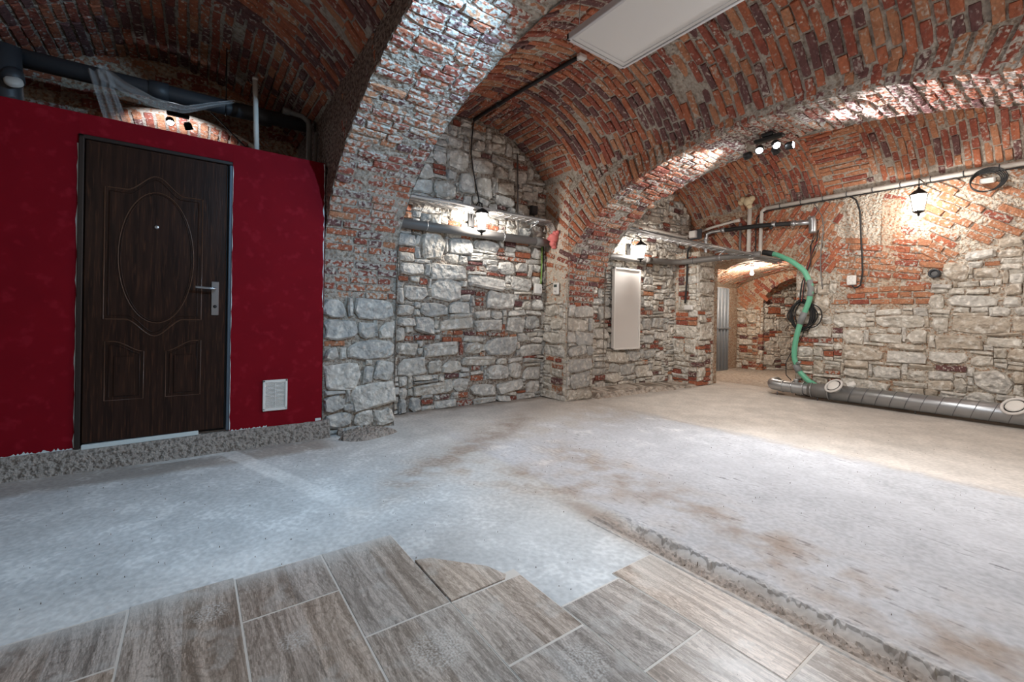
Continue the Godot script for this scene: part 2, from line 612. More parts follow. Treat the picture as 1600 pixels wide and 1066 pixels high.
func finish_masonry() -> void:
	for root in jobs:
		var lists := {}
		for j in jobs[root]:
			var t: Transform3D = j[2]
			var q := project(t.origin)
			var sc := 0.0
			if q.z > 0.0 and q.x > -40 and q.x < 1640 and q.y > -40 and q.y < 1106:
				var d: Vector3 = EYE - t.origin
				var k := clampi(int(q.x / 16.0), 0, 99) + 100 * clampi(int(q.y / 16.0), 0, 66)
				if q.z < depth[k] + 0.3:
					sc = j[4] * absf(d.normalized().dot(j[5])) / d.length_squared()
			if not lists.has(j[0]): lists[j[0]] = []
			lists[j[0]].append([sc, j])
		for kind in lists:
			var L: Array = lists[kind]
			L.sort_custom(func(a, b): return a[0] > b[0])
			var rest := {}
			var n := 0
			for e in L:
				var j: Array = e[1]
				if n < 300 and e[0] > 0.0:
					var o := MeshInstance3D.new()
					o.mesh = j[1]
					o.material_override = j[3]
					o.transform = j[2]
					o.name = kind if n == 0 else "%s_%03d" % [kind, n]
					root.add_child(o)
					n += 1
				else:
					if not rest.has(j[3]):
						var st := SurfaceTool.new()
						st.begin(Mesh.PRIMITIVE_TRIANGLES)
						rest[j[3]] = st
					rest[j[3]].append_from(j[1], 0, j[2])
			if rest.size():
				var am := ArrayMesh.new()
				for m in rest:
					rest[m].set_material(m)
					rest[m].commit(am)
				var o := MeshInstance3D.new()
				o.mesh = am
				o.set_meta("kind", "stuff")
				named(o, "distant_" + kind + "work", root)

# ---------------------------------------------------------------------- arch curve: piers up to 1.5 m, then half an ellipse
func make_ellipse() -> void:
	var acc := 0.0
	var prev := Vector2(-0.06, 1.5)
	for i in 401:
		var a := PI * i / 400.0
		var p := Vector2(2.25 - 2.31 * cos(a), 1.5 + 1.21 * sin(a))
		acc += p.distance_to(prev)
		prev = p
		ell_s.append(acc)
	ell_len = acc

# [z, y, nz, ny] at arc length s from the floor of the near pier
func soffit(s: float) -> Array:
	if s <= 1.5: return [-0.06, s, 1.0, 0.0]
	var e := s - 1.5
	if e >= ell_len: return [4.56, 1.5 - (e - ell_len), -1.0, 0.0]
	var i := ell_s.bsearch(e)
	i = clampi(i, 1, 400)
	var f := (e - ell_s[i - 1]) / maxf(1e-6, ell_s[i] - ell_s[i - 1])
	var a := PI * (i - 1 + f) / 400.0
	var z := 2.25 - 2.31 * cos(a)
	var y := 1.5 + 1.21 * sin(a)
	var n := Vector2(-(z - 2.25) / (2.31 * 2.31), -(y - 1.5) / (1.21 * 1.21)).normalized()
	return [z, y, n.x, n.y]

func arc_y(x: float, x0: float, x1: float, ys: float, ap: float) -> float:
	var w := (x1 - x0) * 0.5
	var h := ap - ys
	var r := (w * w + h * h) / (2.0 * h)
	var d := x - (x0 + x1) * 0.5
	return ap - r + sqrt(maxf(0.0, r * r - d * d))

# ====================================================================== setting
func structure(called: String, label: String, category := "wall") -> Node3D:
	return thing(called, label, category, Vector3.ZERO, "", "structure")

func arch(called: String, label: String, x0: float, x1: float, tone: Array, keys: Array, brick_keys: Array, smear: int, face_drop: float, face_mat: Material, face_lo: float, narrow: float) -> void:
	var root := structure(called, label, "arch")
	var total := 3.0 + ell_len
	var edge := func(y: float, z: float) -> float:
		return x1 - narrow * (1.0 - smoothstep(1.3, 1.75, y)) if z < 2.0 else x1
	var nl := int(total / 0.035)
	put("mortar", sheet(18, nl, func(a, b):
		var q := soffit(b * total)
		var xx: float = lerpf(x0, edge.call(q[1], q[0]), a)
		var p := Vector3(xx, q[1], q[0])
		var k := noise3(p * 1.5) * 0.018 - (0.007 if smear == 2 else 0.010)
		return p + Vector3(0, q[3], q[2]) * k, true), M.mortar, root)
	# side faces up to above the vault springing
	var side := func(xf: float, dir: float, rough: float) -> ArrayMesh:
		return sheet(150, 22, func(a, b):
			var z := lerpf(-0.06, 4.56, a)
			var c := clampf((z - 2.25) / 2.31, -1.0, 1.0)
			var ylow := 1.5 + 1.21 * sqrt(1.0 - c * c)
			if z < -0.05: ylow = 0.0
			var y := lerpf(ylow, 2.95, b)
			var p := Vector3(xf, y, z)
			return p + Vector3(dir, 0, 0) * (noise3(p * 1.7) * rough - (0.0 if face_drop > 0.5 else 0.008)), dir < 0, true)
	put("side_mortar", side.call(x0, -1.0, 0.02 if face_drop > 0.5 else 0.014), face_mat, root)
	put("side_mortar", side.call(x1, 1.0, 0.014), M.mortar, root)
	# the pier goes back into the wall
	for q in [[x0, -1.0], [x1 - narrow, 1.0]]:
		put("side_mortar", sheet(14, 60, func(a, b):
			var p := Vector3(q[0], b * 2.95, lerpf(-0.56, -0.055, a))
			return p + Vector3(q[1], 0, 0) * (noise3(p * 1.7) * 0.012 - 0.004), q[1] < 0, true), M.plaster if x0 > 3.0 else face_mat, root)
	# soffit bricks in level courses
	var s := 1.22
	var row := 0
	while s < 1.5 + ell_len - 0.2:
		var q := soffit(s)
		var xe: float = edge.call(q[1], q[0])
		var n := Vector3(0, q[3], q[2])
		var x := x0 + 0.006
		if row % 2 == 1: x -= 0.13
		while x < xe - 0.04:
			var L := rng.randf_range(0.2, 0.25) if rng.randf() < 0.7 else 0.115
			var a := maxf(x, x0 + 0.004)
			var b := minf(x + L, xe - 0.004)
			x += L + 0.016
			if b - a < 0.06: continue
			if rng.randf() < 0.05: continue
			var mid := (a + b) * 0.5
			var qq := soffit(s + rng.randf_range(-0.006, 0.006))
			brick(root, Vector3(mid, qq[1], qq[0]), Vector3.RIGHT, n, b - a, rng.randf_range(0.051, 0.057), rng.randf_range(-0.004, 0.014), 2 if q[0] > 1.3 and q[0] < 3.8 else smear)
		s += rng.randf_range(0.066, 0.071)
		row += 1
	# bricks standing on edge round the visible side
	s = 1.5
	while s < 1.5 + ell_len - 0.2:
		var q := soffit(s)
		var out := Vector3(0, -q[3], -q[2])
		for k in 4:
			var off := 0.14 + 0.285 * k + rng.randf_range(-0.03, 0.03)
			var p := Vector3(x0, q[1], q[0]) + out * off
			if p.y > 2.84 or p.z < -0.5 or p.y > 2.95: continue
			var L := 0.26
			if p.y + out.y * 0.13 > 2.84: L = 0.16; 
			if rng.randf() < face_drop + 0.06 * k: continue
			if p.y < 1.75 and rng.randf() < 0.5: continue
			var t := out.rotated(Vector3.RIGHT, rng.randf_range(-0.04, 0.04))
			brick(root, p, t, Vector3.LEFT, L, 0.058, rng.randf_range(face_lo, face_lo + 0.014), smear if x0 < 3.0 else 1, 0.2 if x0 > 3.0 else 0.0)
		s += 0.077
	# stone foot of the near pier
	var fr := Transform3D(Basis(Vector3.RIGHT, Vector3.UP, Vector3.BACK), Vector3(x0, 0, -0.06))
	var kk := []
	for k in keys: kk.append([k[0] - x0, k[1], k[2], k[3]])
	var bk := []
	for k in brick_keys: bk.append([k[0] - x0, k[1], k[2], k[3]])
	var wd := x1 - narrow - x0
	rubble(root, fr, wd, 1.2, func(u, v): return u > 0.0 and u < wd - 0.01, kk, bk, func(u, v): return 0.15 if v > 0.9 else 0.04, tone, 0.03, 0.8)
	if x0 > 3.0:
		var fs := Transform3D(Basis(Vector3.BACK, Vector3.UP, Vector3.LEFT), Vector3(x0, 0, -0.52))
		rubble(root, fs, 0.46, 1.26, func(u, v): return true, [[0.01, 1.06, 0.3, 0.16], [0.19, 0.89, 0.2, 0.16], [0.02, 0.72, 0.32, 0.14], [0.03, 0.56, 0.4, 0.15], [0.02, 0.32, 0.16, 0.12]], [[0.08, 0.49, 0.15, 0.06], [0.26, 0.48, 0.12, 0.06], [0.2, 0.2, 0.2, 0.09], [0.2, 0.12, 0.2, 0.07]], func(u, v): return 0.1, [2, 2, 0], 0.02, 0.8)

func vault(called: String, label: String, x0: float, x1: float, ys: float, ap: float, z0: float, z1: float, zring: float, smear: int, patch: bool, warm: float) -> void:
	var root := structure(called, label, "vault")
	var w := (x1 - x0) * 0.5
	var h := ap - ys
	var r := (w * w + h * h) / (2.0 * h)
	var xc := (x0 + x1) * 0.5
	var yc := ap - r
	var am := asin(w / r)
	put("mortar", sheet(int(2.0 * am * r / 0.035), int((z1 - z0) / 0.04), func(a, b):
		var t := lerpf(-am - 0.06, am + 0.06, a)
		var p := Vector3(xc + r * sin(t), yc + r * cos(t), lerpf(z0, z1, b))
		return p - Vector3(sin(t), cos(t), 0) * (noise3(p * 1.5) * 0.014 - 0.011), false), M.mortar, root)
	var far := func(p: Vector3) -> bool:
		var q := project(p)
		return q.z < 0.0 or q.x < -350 or q.x > 1950 or q.y < -420
	var in_patch := func(t: float, z: float) -> bool: return patch and z > 1.62 + 0.05 * t and z < 2.12 and t > 0.12
	# courses along z near the long wall (and in the patch)
	var pit := 0.074
	var zones := [[z0, zring]]
	if patch: zones.append([1.6, 2.14])
	for zn in zones:
		if zn[1] - zn[0] < 0.1: continue
		var n := int(2.0 * am * r / pit)
		for i in n:
			var t := -am + (i + 0.5) * pit / r
			var z: float = zn[0] - rng.randf() * 0.2
			while z < zn[1]:
				var L := rng.randf_range(0.23, 0.28) if rng.randf() < 0.7 else 0.13
				var a: float = maxf(z, zn[0])
				var b: float = minf(z + L, zn[1])
				z += L + 0.016
				if b - a < 0.05 or rng.randf() < 0.03: continue
				var tt := t + rng.randf_range(-0.004, 0.004)
				if zn[0] > 1.0 and not in_patch.call(tt, (a + b) * 0.5): continue
				var nn := -Vector3(sin(tt), cos(tt), 0)
				var p := Vector3(xc + r * sin(tt), yc + r * cos(tt), (a + b) * 0.5)
				if far.call(p): continue
				brick(root, p, Vector3.BACK, nn, b - a, 0.057, rng.randf_range(-0.003, 0.014), smear, warm)
	# courses along the arc everywhere else
	var z := zring + 0.045
	while z < z1:
		var t := -am - rng.randf() * 0.2 / r
		while t < am:
			var L := rng.randf_range(0.22, 0.27) if rng.randf() < 0.75 else 0.12
			var a := maxf(t, -am + 0.005)
			var b := minf(t + L / r, am - 0.005)
			t += (L + 0.014) / r
			if (b - a) * r < 0.06 or rng.randf() < 0.025: continue
			var m := (a + b) * 0.5
			var wob := 0.012 * nz.get_noise_2d(m * 3.0, z * 2.0)
			var p := Vector3(xc + r * sin(m), yc + r * cos(m), z + wob + rng.randf_range(-0.004, 0.004))
			if in_patch.call(m, z) or far.call(p): continue
			var U := Vector3(cos(m), -sin(m), rng.randf_range(-0.03, 0.03)).normalized()
			brick(root, p, U, -Vector3(sin(m), cos(m), 0), (b - a) * r, 0.056, rng.randf_range(-0.003, 0.016), smear, warm)
		z += 0.073

func build_setting() -> void:
	build_floor()
	arch("brick_arch", "wide grey mortared brick arch rising from the stone pier beside the red wall", 0.9, 1.55, [1, 1, 0], [
		[0.9, 1.02, 0.19, 0.16], [0.91, 0.82, 0.28, 0.19], [1.17, 0.99, 0.36, 0.2], [1.2, 0.83, 0.15, 0.15], [1.39, 0.83, 0.15, 0.16], [1.1, 0.63, 0.43, 0.18], [0.91, 0.64, 0.13, 0.12], [0.91, 0.38, 0.32, 0.24], [1.25, 0.41, 0.09, 0.17], [1.34, 0.43, 0.2, 0.19], [0.92, 0.19, 0.18, 0.15], [1.14, 0.19, 0.4, 0.23], [1.07, 0.17, 0.13, 0.08], [0.92, 0.05, 0.24, 0.13], [1.17, 0.03, 0.18, 0.14], [1.35, 0.01, 0.2, 0.16]],
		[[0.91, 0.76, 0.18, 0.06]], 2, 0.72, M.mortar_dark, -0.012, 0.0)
	arch("brick_arch", "second brick arch, from the pier with the thermostat, carrying the twin spotlights", 3.75, 4.43, [0, 1, 2], [
		[3.76, 1.06, 0.12, 0.16], [3.88, 1.06, 0.34, 0.15], [3.76, 0.89, 0.32, 0.16], [3.76, 0.73, 0.13, 0.15], [3.9, 0.7, 0.32, 0.18], [3.77, 0.56, 0.34, 0.14], [3.79, 0.37, 0.42, 0.17], [3.82, 0.15, 0.33, 0.2], [3.76, 0.0, 0.45, 0.15]],
		[], 1, 0.0, M.mortar, 0.0, 0.21)
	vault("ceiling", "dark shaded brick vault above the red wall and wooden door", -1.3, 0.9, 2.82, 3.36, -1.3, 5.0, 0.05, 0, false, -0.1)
	vault("ceiling", "brick barrel vault over the white hanging heating panel", 1.55, 3.75, 2.78, 3.36, -0.5, 5.0, 0.05, 0, false, 0.0)
	vault("ceiling", "orange brick vault of the far bay, ending above the long conduit", 4.43, 7.0, 2.78, 3.4, -0.5, 5.0, -0.5, 0, true, 0.2)
	# the closed shell round it, with thickness
	var shell := structure("wall_rear", "plain rendered rear wall of the cellar, behind the viewer")
	put("render", block(Vector3(10.4, 3.8, 0.3), 0.01), M.mortar, shell, T(Vector3(3.1, 1.7, 5.1)))
	var west := structure("wall_west", "plain rendered end wall beyond the red wall")
	put("render", block(Vector3(0.3, 3.8, 8.4), 0.01), M.mortar, west, T(Vector3(-1.95, 1.7, 1.3)))
	var lid := structure("ceiling", "solid fill above the brick vaults", "ceiling")
	put("slab", block(Vector3(14.0, 0.3, 9.0), 0.01), M.mortar, lid, T(Vector3(4.6, 3.66, 1.0)))
	put("lintel", block(Vector3(0.52, 0.84, 5.9), 0.01), M.mortar, lid, T(Vector3(-1.54, 3.2, 2.1)))

func build_floor() -> void:
	# one heightfield with its stains; texture laid in floor coordinates
	var X0 := -2.0
	var X1 := 7.4
	var Z0 := -1.0
	var Z1 := 5.0
	var W := 2048
	var Hh := 1308
	var a := noise_bytes(W, Hh, 31, 0.12, 4)
	var b := noise_bytes(W, Hh, 32, 0.006, 4)
	var c := noise_bytes(W, Hh, 33, 0.016, 7)
	var st := FastNoiseLite.new()
	st.seed = 34; st.frequency = 0.9; st.fractal_octaves = 3
	var d := PackedByteArray()
	d.resize(W * Hh * 3)
	for j in Hh:
		var z := Z0 + (Z1 - Z0) * (j + 0.5) / Hh
		for i in W:
			var x := X0 + (X1 - X0) * (i + 0.5) / W
			var k := j * W + i
			var fa := a[k] / 255.0 - 0.5
			var fb := b[k] / 255.0 - 0.5
			var fc := c[k] / 255.0 - 0.5
			var r := 0.742
			var g := 0.742
			var bl := 0.735
			# beige screed towards the far end
			var far := smoothstep(3.95, 4.2, x + fc * 0.12) 
			far = maxf(far, smoothstep(1.25, 0.3, z + fc * 0.7 + fb * 0.5) * smoothstep(1.2, 2.2, x))
			r += far * 0.02; g -= far * 0.008; bl -= far * 0.032
			# rough grey slab on the right
			var slab := smoothstep(1.78, 1.84, x + fc * 0.03) * (1.0 - far)
			r -= slab * 0.025; g -= slab * 0.02; bl += slab * 0.002
			var stz := a[(int(j * 0.22) % Hh) * W + i] / 255.0 - 0.5
			var speck := slab * (maxf(0.0, stz - 0.17) * 2.6 + maxf(0.0, fa - 0.24) * 2.0) * clampf(0.5 + fb * 2.0 + fc * 2.0, 0.0, 1.2)
			var v := 1.0 + fa * 0.16 + fb * 0.1 + fc * 0.13 + stz * 0.06 * slab - speck * 0.6
			# brown dirt: a band from the door out to the middle, the groove, the foot of the walls
			var dirt := 0.0
			var t1 := (x - 0.9) * 0.55 + (z - 1.45) * 0.95
			dirt = maxf(dirt, exp(-pow(t1 / 0.2, 2.0)) * smoothstep(0.4, 1.4, x) * smoothstep(3.6, 2.2, x) * (0.75 + fc * 2.2))
			dirt = maxf(dirt, exp(-pow((x - 1.72 + fc * 0.05) / 0.075, 2.0)) * smoothstep(1.8, 2.4, z) * 1.0)
			dirt = maxf(dirt, exp(-pow((x - 2.3 + (z - 1.9) * 0.15) / 0.25, 2.0)) * smoothstep(0.9, 1.6, z) * (0.4 + fc * 2.2))
			dirt = maxf(dirt, exp(-pow((x - 1.5 - (z - 1.2) * 0.5) / 0.3, 2.0)) * smoothstep(0.7, 1.2, z) * smoothstep(2.7, 2.0, z) * (0.3 + fc * 2.4))
			dirt = maxf(dirt, smoothstep(0.42, 0.3, z + fc * 0.05) * smoothstep(1.0, 0.8, x) * 0.65)
			dirt = maxf(dirt, smoothstep(-0.28, -0.44, z + fc * 0.1) * 0.7)
			dirt = maxf(dirt, exp(-pow((x - 4.05) / 0.05, 2.0)) * (0.2 + fc))
			dirt = maxf(dirt, smoothstep(6.72, 6.86, x + fc * 0.1) * smoothstep(0.9, 1.1, z))
			dirt = clampf(dirt, 0.0, 1.0)
			r = lerpf(r, 0.535, dirt * 0.8); g = lerpf(g, 0.475, dirt * 0.8); bl = lerpf(bl, 0.425, dirt * 0.8)
			# white chalky strips by the door, forming a corner
			var w := 0.0
			if x < 0.24 and x > -0.45: w = maxf(w, (1.0 - smoothstep(0.03, 0.045, absf(z - 0.08 + fc * 0.015))) * smoothstep(-0.45, -0.1, x))
			var px := (x - 0.21) * 0.95 - (z - 0.04) * 0.31
			if z > 0.03 and z < 1.9: w = maxf(w, (1.0 - smoothstep(0.045, 0.07, absf(px + fc * 0.02))) * smoothstep(1.9, 0.9, z))
			# plaster dust along the tile edge and on the left
			w = maxf(w, exp(-pow((z - 1.86 + fc * 0.12) / 0.16, 2.0)) * smoothstep(1.0, 0.2, x) * 0.75)
			w = maxf(w, clampf((fc + fa * 0.5 - 0.14) * 4.0, 0.0, 0.38) * smoothstep(2.2, 0.8, x))
			w = maxf(w, clampf((fc + stz * 0.4 - 0.1) * 3.0, 0.0, 0.6) * slab * smoothstep(2.6, 1.2, z))
			r = lerpf(r, 0.86, w * 0.7); g = lerpf(g, 0.855, w * 0.7); bl = lerpf(bl, 0.84, w * 0.7)
			d[k * 3] = int(clampf(r * v, 0.0, 1.0) * 255.0)
			d[k * 3 + 1] = int(clampf(g * v, 0.0, 1.0) * 255.0)
			d[k * 3 + 2] = int(clampf(bl * v, 0.0, 1.0) * 255.0)
	var m := std(Color.WHITE, 0.85)
	m.albedo_texture = tex(W, Hh, d)
	m.heightmap_enabled = true
	m.heightmap_texture = tex(W, Hh, a, true)
	m.heightmap_scale = 0.25
	var root := structure("floor", "bare patched concrete cellar floor with dusty wood-look tiles at the near edge", "floor")
	var NX := 235
	var NZ := 150
	var v := PackedVector3Array()
	var uv := PackedVector2Array()
	var idx := PackedInt32Array()
	for j in NZ + 1:
		for i in NX + 1:
			var x := X0 + (X1 - X0) * i / NX
			var z := Z0 + (Z1 - Z0) * j / NZ
			var y := st.get_noise_2d(x * 2.0, z * 2.0) * 0.003
			var g := exp(-pow((x - 1.735) / 0.04, 2.0)) * smoothstep(2.4, 2.7, z)
			y -= g * 0.035
			y += 0.007 * smoothstep(1.78, 1.84, x) * smoothstep(4.1, 3.9, x)
			if z > (1.97 if x < 0.763 else 2.54 if x < 1.076 else 2.8) and x < 1.66: y = minf(y, -0.003)
			v.append(Vector3(x, y, z))
			uv.append(Vector2(i / float(NX), j / float(NZ)))
	for j in NZ:
		for i in NX:
			var q := j * (NX + 1) + i
			idx.append_array(PackedInt32Array([q, q + 1, q + NX + 1, q + 1, q + NX + 2, q + NX + 1]))
	put("screed", raw(v, idx, true, uv), m, root)
	# the ragged groove along the tiles
	var gm := m.duplicate()
	gm.heightmap_scale = 1.2
	var gv := PackedVector3Array()
	var gu := PackedVector2Array()
	var gi := PackedInt32Array()
	for j in 201:
		for i in 19:
			var x := lerpf(1.64, 1.86, i / 18.0)
			var z := lerpf(2.35, 4.3, j / 200.0)
			var e1 := 1.67 + 0.008 * nz2.get_noise_2d(z * 2.0, 3.0)
			var e2 := 1.80 + 0.03 * nz.get_noise_2d(z * 3.0, 9.0) + 0.012 * nz2.get_noise_2d(z * 3.0, 1.0)
			var k := smoothstep(e1 - 0.01, e1 + 0.012, x) * smoothstep(e2 + 0.012, e2 - 0.012, x) * smoothstep(2.38, 2.7, z)
			var y := lerpf(0.0025 if x < 1.7 else 0.0105, -0.016, k) + k * (nz2.get_noise_2d(x * 4.0, z * 4.0) * 0.010 + rng.randf_range(-0.003, 0.003))
			if i == 0 or i == 18 or j == 0: y = -0.006
			gv.append(Vector3(x, y, z))
			gu.append(Vector2((x - X0) / (X1 - X0), (z - Z0) / (Z1 - Z0)))
	for j in 200:
		for i in 18:
			var q := j * 19 + i
			gi.append_array(PackedInt32Array([q, q + 1, q + 19, q + 1, q + 20, q + 19]))
	put("groove", raw(gv, gi, false, gu), gm, root)
	put("screed", sheet(30, 40, func(p, q): return Vector3(lerpf(7.38, 11.7, p), 0.002, lerpf(-1.4, 2.6, q))), M.concrete, root)
	put("foundation", block(Vector3(14.0, 0.3, 8.6), 0.01), M.rough_concrete, root, T(Vector3(4.6, -0.2, 1.3)))
	build_tiles(root)

func build_tiles(root: Node3D) -> void:
	# porcelain tiles printed like oak boards; the print is computed in floor coordinates, one board picture per tile
	var xs := [-1.09, -0.78, -0.47, -0.168, 0.142, 0.455, 0.763, 1.076, 1.386, 1.64]
	var joints := [[1.96, 2.26, 2.86, 3.46], [1.95, 2.56, 3.16, 3.76], [1.95, 2.25, 2.86, 3.46], [1.93, 2.62, 3.22, 3.82], [1.95, 2.245, 2.855, 3.46], [1.945, 2.543, 3.15, 3.75], [2.2, 2.546, 2.9, 3.5], [2.79, 3.143, 3.75], [2.75, 3.4]]
	var W := 1400
	var Hh := 1100
	var X0 := -1.1
	var X1 := 1.7
	var Z0 := 1.9
	var Z1 := 4.1
	var gr := noise_bytes(W, Hh, 41, 0.03, 5)
	var fi := noise_bytes(W, Hh, 42, 0.2, 3)
	var bl := noise_bytes(W, Hh, 43, 0.012, 4)
	var ringn := FastNoiseLite.new()
	ringn.seed = 44; ringn.frequency = 1.0; ringn.fractal_octaves = 2
	var d := PackedByteArray()
	d.resize(W * Hh * 3)
	for i in W:
		var x := X0 + (X1 - X0) * (i + 0.5) / W
		var col := 0
		while col < 8 and x > xs[col + 1]: col += 1
		for j in Hh:
			var z := Z0 + (Z1 - Z0) * (j + 0.5) / Hh
			var jj: Array = joints[mini(col, 8)]
			var row := 0
			while row < jj.size() and z > jj[row]: row += 1
			var id := col * 7 + row * 3
			# each board of a tile has its own streaks
			var half := 0 if x - xs[col] < 0.15 + 0.03 * sin(id * 1.7) else 1
			var sx := int((x - X0) / (X1 - X0) * W * 1.0 + id * 97 + half * 211)
			var sz := int((z - Z0) / (Z1 - Z0) * Hh * 0.10 + id * 53)
			var wob := ringn.get_noise_2d(x * 7.0 + id * 3.1, z * 1.3 + half * 5.0)
			var streak := gr[(sz % Hh) * W + posmod(sx * 2 + int(wob * 30.0), W)] / 255.0
			var hair := fi[((sz * 3) % Hh) * W + posmod(sx * 3 + int(wob * 40.0), W)] / 255.0
			var rings := absf(fmod(absf(x * 55.0 + wob * 11.0 + id * 1.7), 2.0) - 1.0)
			rings = smoothstep(0.0, 0.35, rings)
			var f := fi[j * W + i] / 255.0 - 0.5
			var bb := bl[j * W + i] / 255.0 - 0.5
			var t := clampf(0.55 + (streak - 0.5) * 1.3 + (hair - 0.5) * 1.2 - (1.0 - rings) * 0.26 + (half - 0.5) * 0.2 * sin(id * 2.3), 0.0, 1.0)
			var r := lerpf(0.45, 0.76, t)
			var g := lerpf(0.42, 0.72, t)
			var b := lerpf(0.39, 0.685, t)
			var warm := 0.5 + 0.5 * sin(id * 1.3 + half)
			r += 0.03 * warm; b -= 0.025 * warm
			# dried cement: film near the screed, swirls and paw-like prints
			var film := exp(-pow((z - 1.94 + f * 0.03 + bb * 0.12) / 0.085, 2.0)) * (0.85 + bb)
			film = maxf(film, clampf(bb * 2.2 - 0.3, 0.0, 0.4))
			if false: film = maxf(film, smoothstep(0.74, 0.8, x) * smoothstep(0.06, -0.06, z - (2.24 + clampf((x - 0.763) * 1.15, 0.0, 0.36) + clampf((x - 1.08) * 0.6, 0.0, 0.2)) + bb * 0.2))
			film = maxf(film, smoothstep(1.40, 1.52, x + bb * 0.2) * smoothstep(3.2, 2.7, z) * 0.6)
			for sp in [[0.06, 2.12, 0.06], [0.27, 2.43, 0.05], [0.95, 3.02, 0.09], [0.62, 2.72, 0.1]]:
				var q: float = Vector2(x - sp[0], z - sp[1]).length() / sp[2]
				if q < 1.3: film = maxf(film, smoothstep(1.2, 0.6, q) * (0.35 + f * 2.2))
			film = clampf(film, 0.0, 1.0)
			r = lerpf(r, 0.78, film * 0.85); g = lerpf(g, 0.77, film * 0.85); b = lerpf(b, 0.75, film * 0.85)
			var sh := 1.0 + f * 0.12
			var k := (j * W + i) * 3
			d[k] = int(clampf(r * sh, 0.0, 1.0) * 255.0)
			d[k + 1] = int(clampf(g * sh, 0.0, 1.0) * 255.0)
			d[k + 2] = int(clampf(b * sh, 0.0, 1.0) * 255.0)
	var m := std(Color.WHITE, 0.38)
	m.albedo_texture = tex(W, Hh, d)
	M.tile = m
	for q in [[-1.09, 0.763, 1.945], [0.763, 1.076, 2.5], [1.076, 1.386, 2.785], [1.386, 1.64, 2.75]]:
		put("grout", block(Vector3(q[1] - q[0], 0.02, 4.14 - q[2]), 0.002), M.grout, root, T(Vector3((q[0] + q[1]) * 0.5, -0.0062, (4.14 + q[2]) * 0.5)))
	var tile := func(poly: PackedVector2Array, y: float) -> void:
		var vv := PackedVector3Array()
		var uu := PackedVector2Array()
		var ii := PackedInt32Array()
		var n := poly.size()
		var mid := Vector2.ZERO
		for p in poly: mid += p / n
		for k in 3:
			for p in poly:
				var q := p if k > 0 else p
				if k == 2: q = p + (mid - p).normalized() * 0.003
				vv.append(Vector3(q.x, y - (0.012 if k == 0 else 0.002 if k == 1 else 0.0), q.y))
				uu.append(Vector2((q.x - X0) / (X1 - X0), (q.y - Z0) / (Z1 - Z0)))
		vv.append(Vector3(mid.x, y, mid.y))
		uu.append(Vector2((mid.x - X0) / (X1 - X0), (mid.y - Z0) / (Z1 - Z0)))
		for k in n:
			var e := (k + 1) % n
			for q in 2: ii.append_array(PackedInt32Array([q * n + k, q * n + n + k, q * n + e, q * n + e, q * n + n + k, q * n + n + e]))
			ii.append_array(PackedInt32Array([2 * n + k, 3 * n, 2 * n + e]))
		put("floor_tile", raw(vv, ii, false, uu), m, root)
	for col in 9:
		var jj: Array = joints[col]
		for k in jj.size():
			var za: float = jj[k] + 0.0026
			var zb: float = (jj[k + 1] if k + 1 < jj.size() else 4.08) - 0.0026
			if zb - za < 0.05 or za > 4.0: continue
			var xa: float = xs[col] + 0.0026
			var xb: float = xs[col + 1] - 0.0026
			if col == 6 and k == 0:
				tile.call(PackedVector2Array([Vector2(xa, 2.22), Vector2(xa + 0.06, 2.24), Vector2(xb - 0.08, 2.43), Vector2(xb - 0.05, 2.52), Vector2(xb - 0.07, zb - 0.002), Vector2(xa, zb)]), 0.009)
				continue
			tile.call(PackedVector2Array([Vector2(xa, za), Vector2(xb, za), Vector2(xb, zb), Vector2(xa, zb)]), 0.0045 + rng.randf_range(-0.0006, 0.0008))

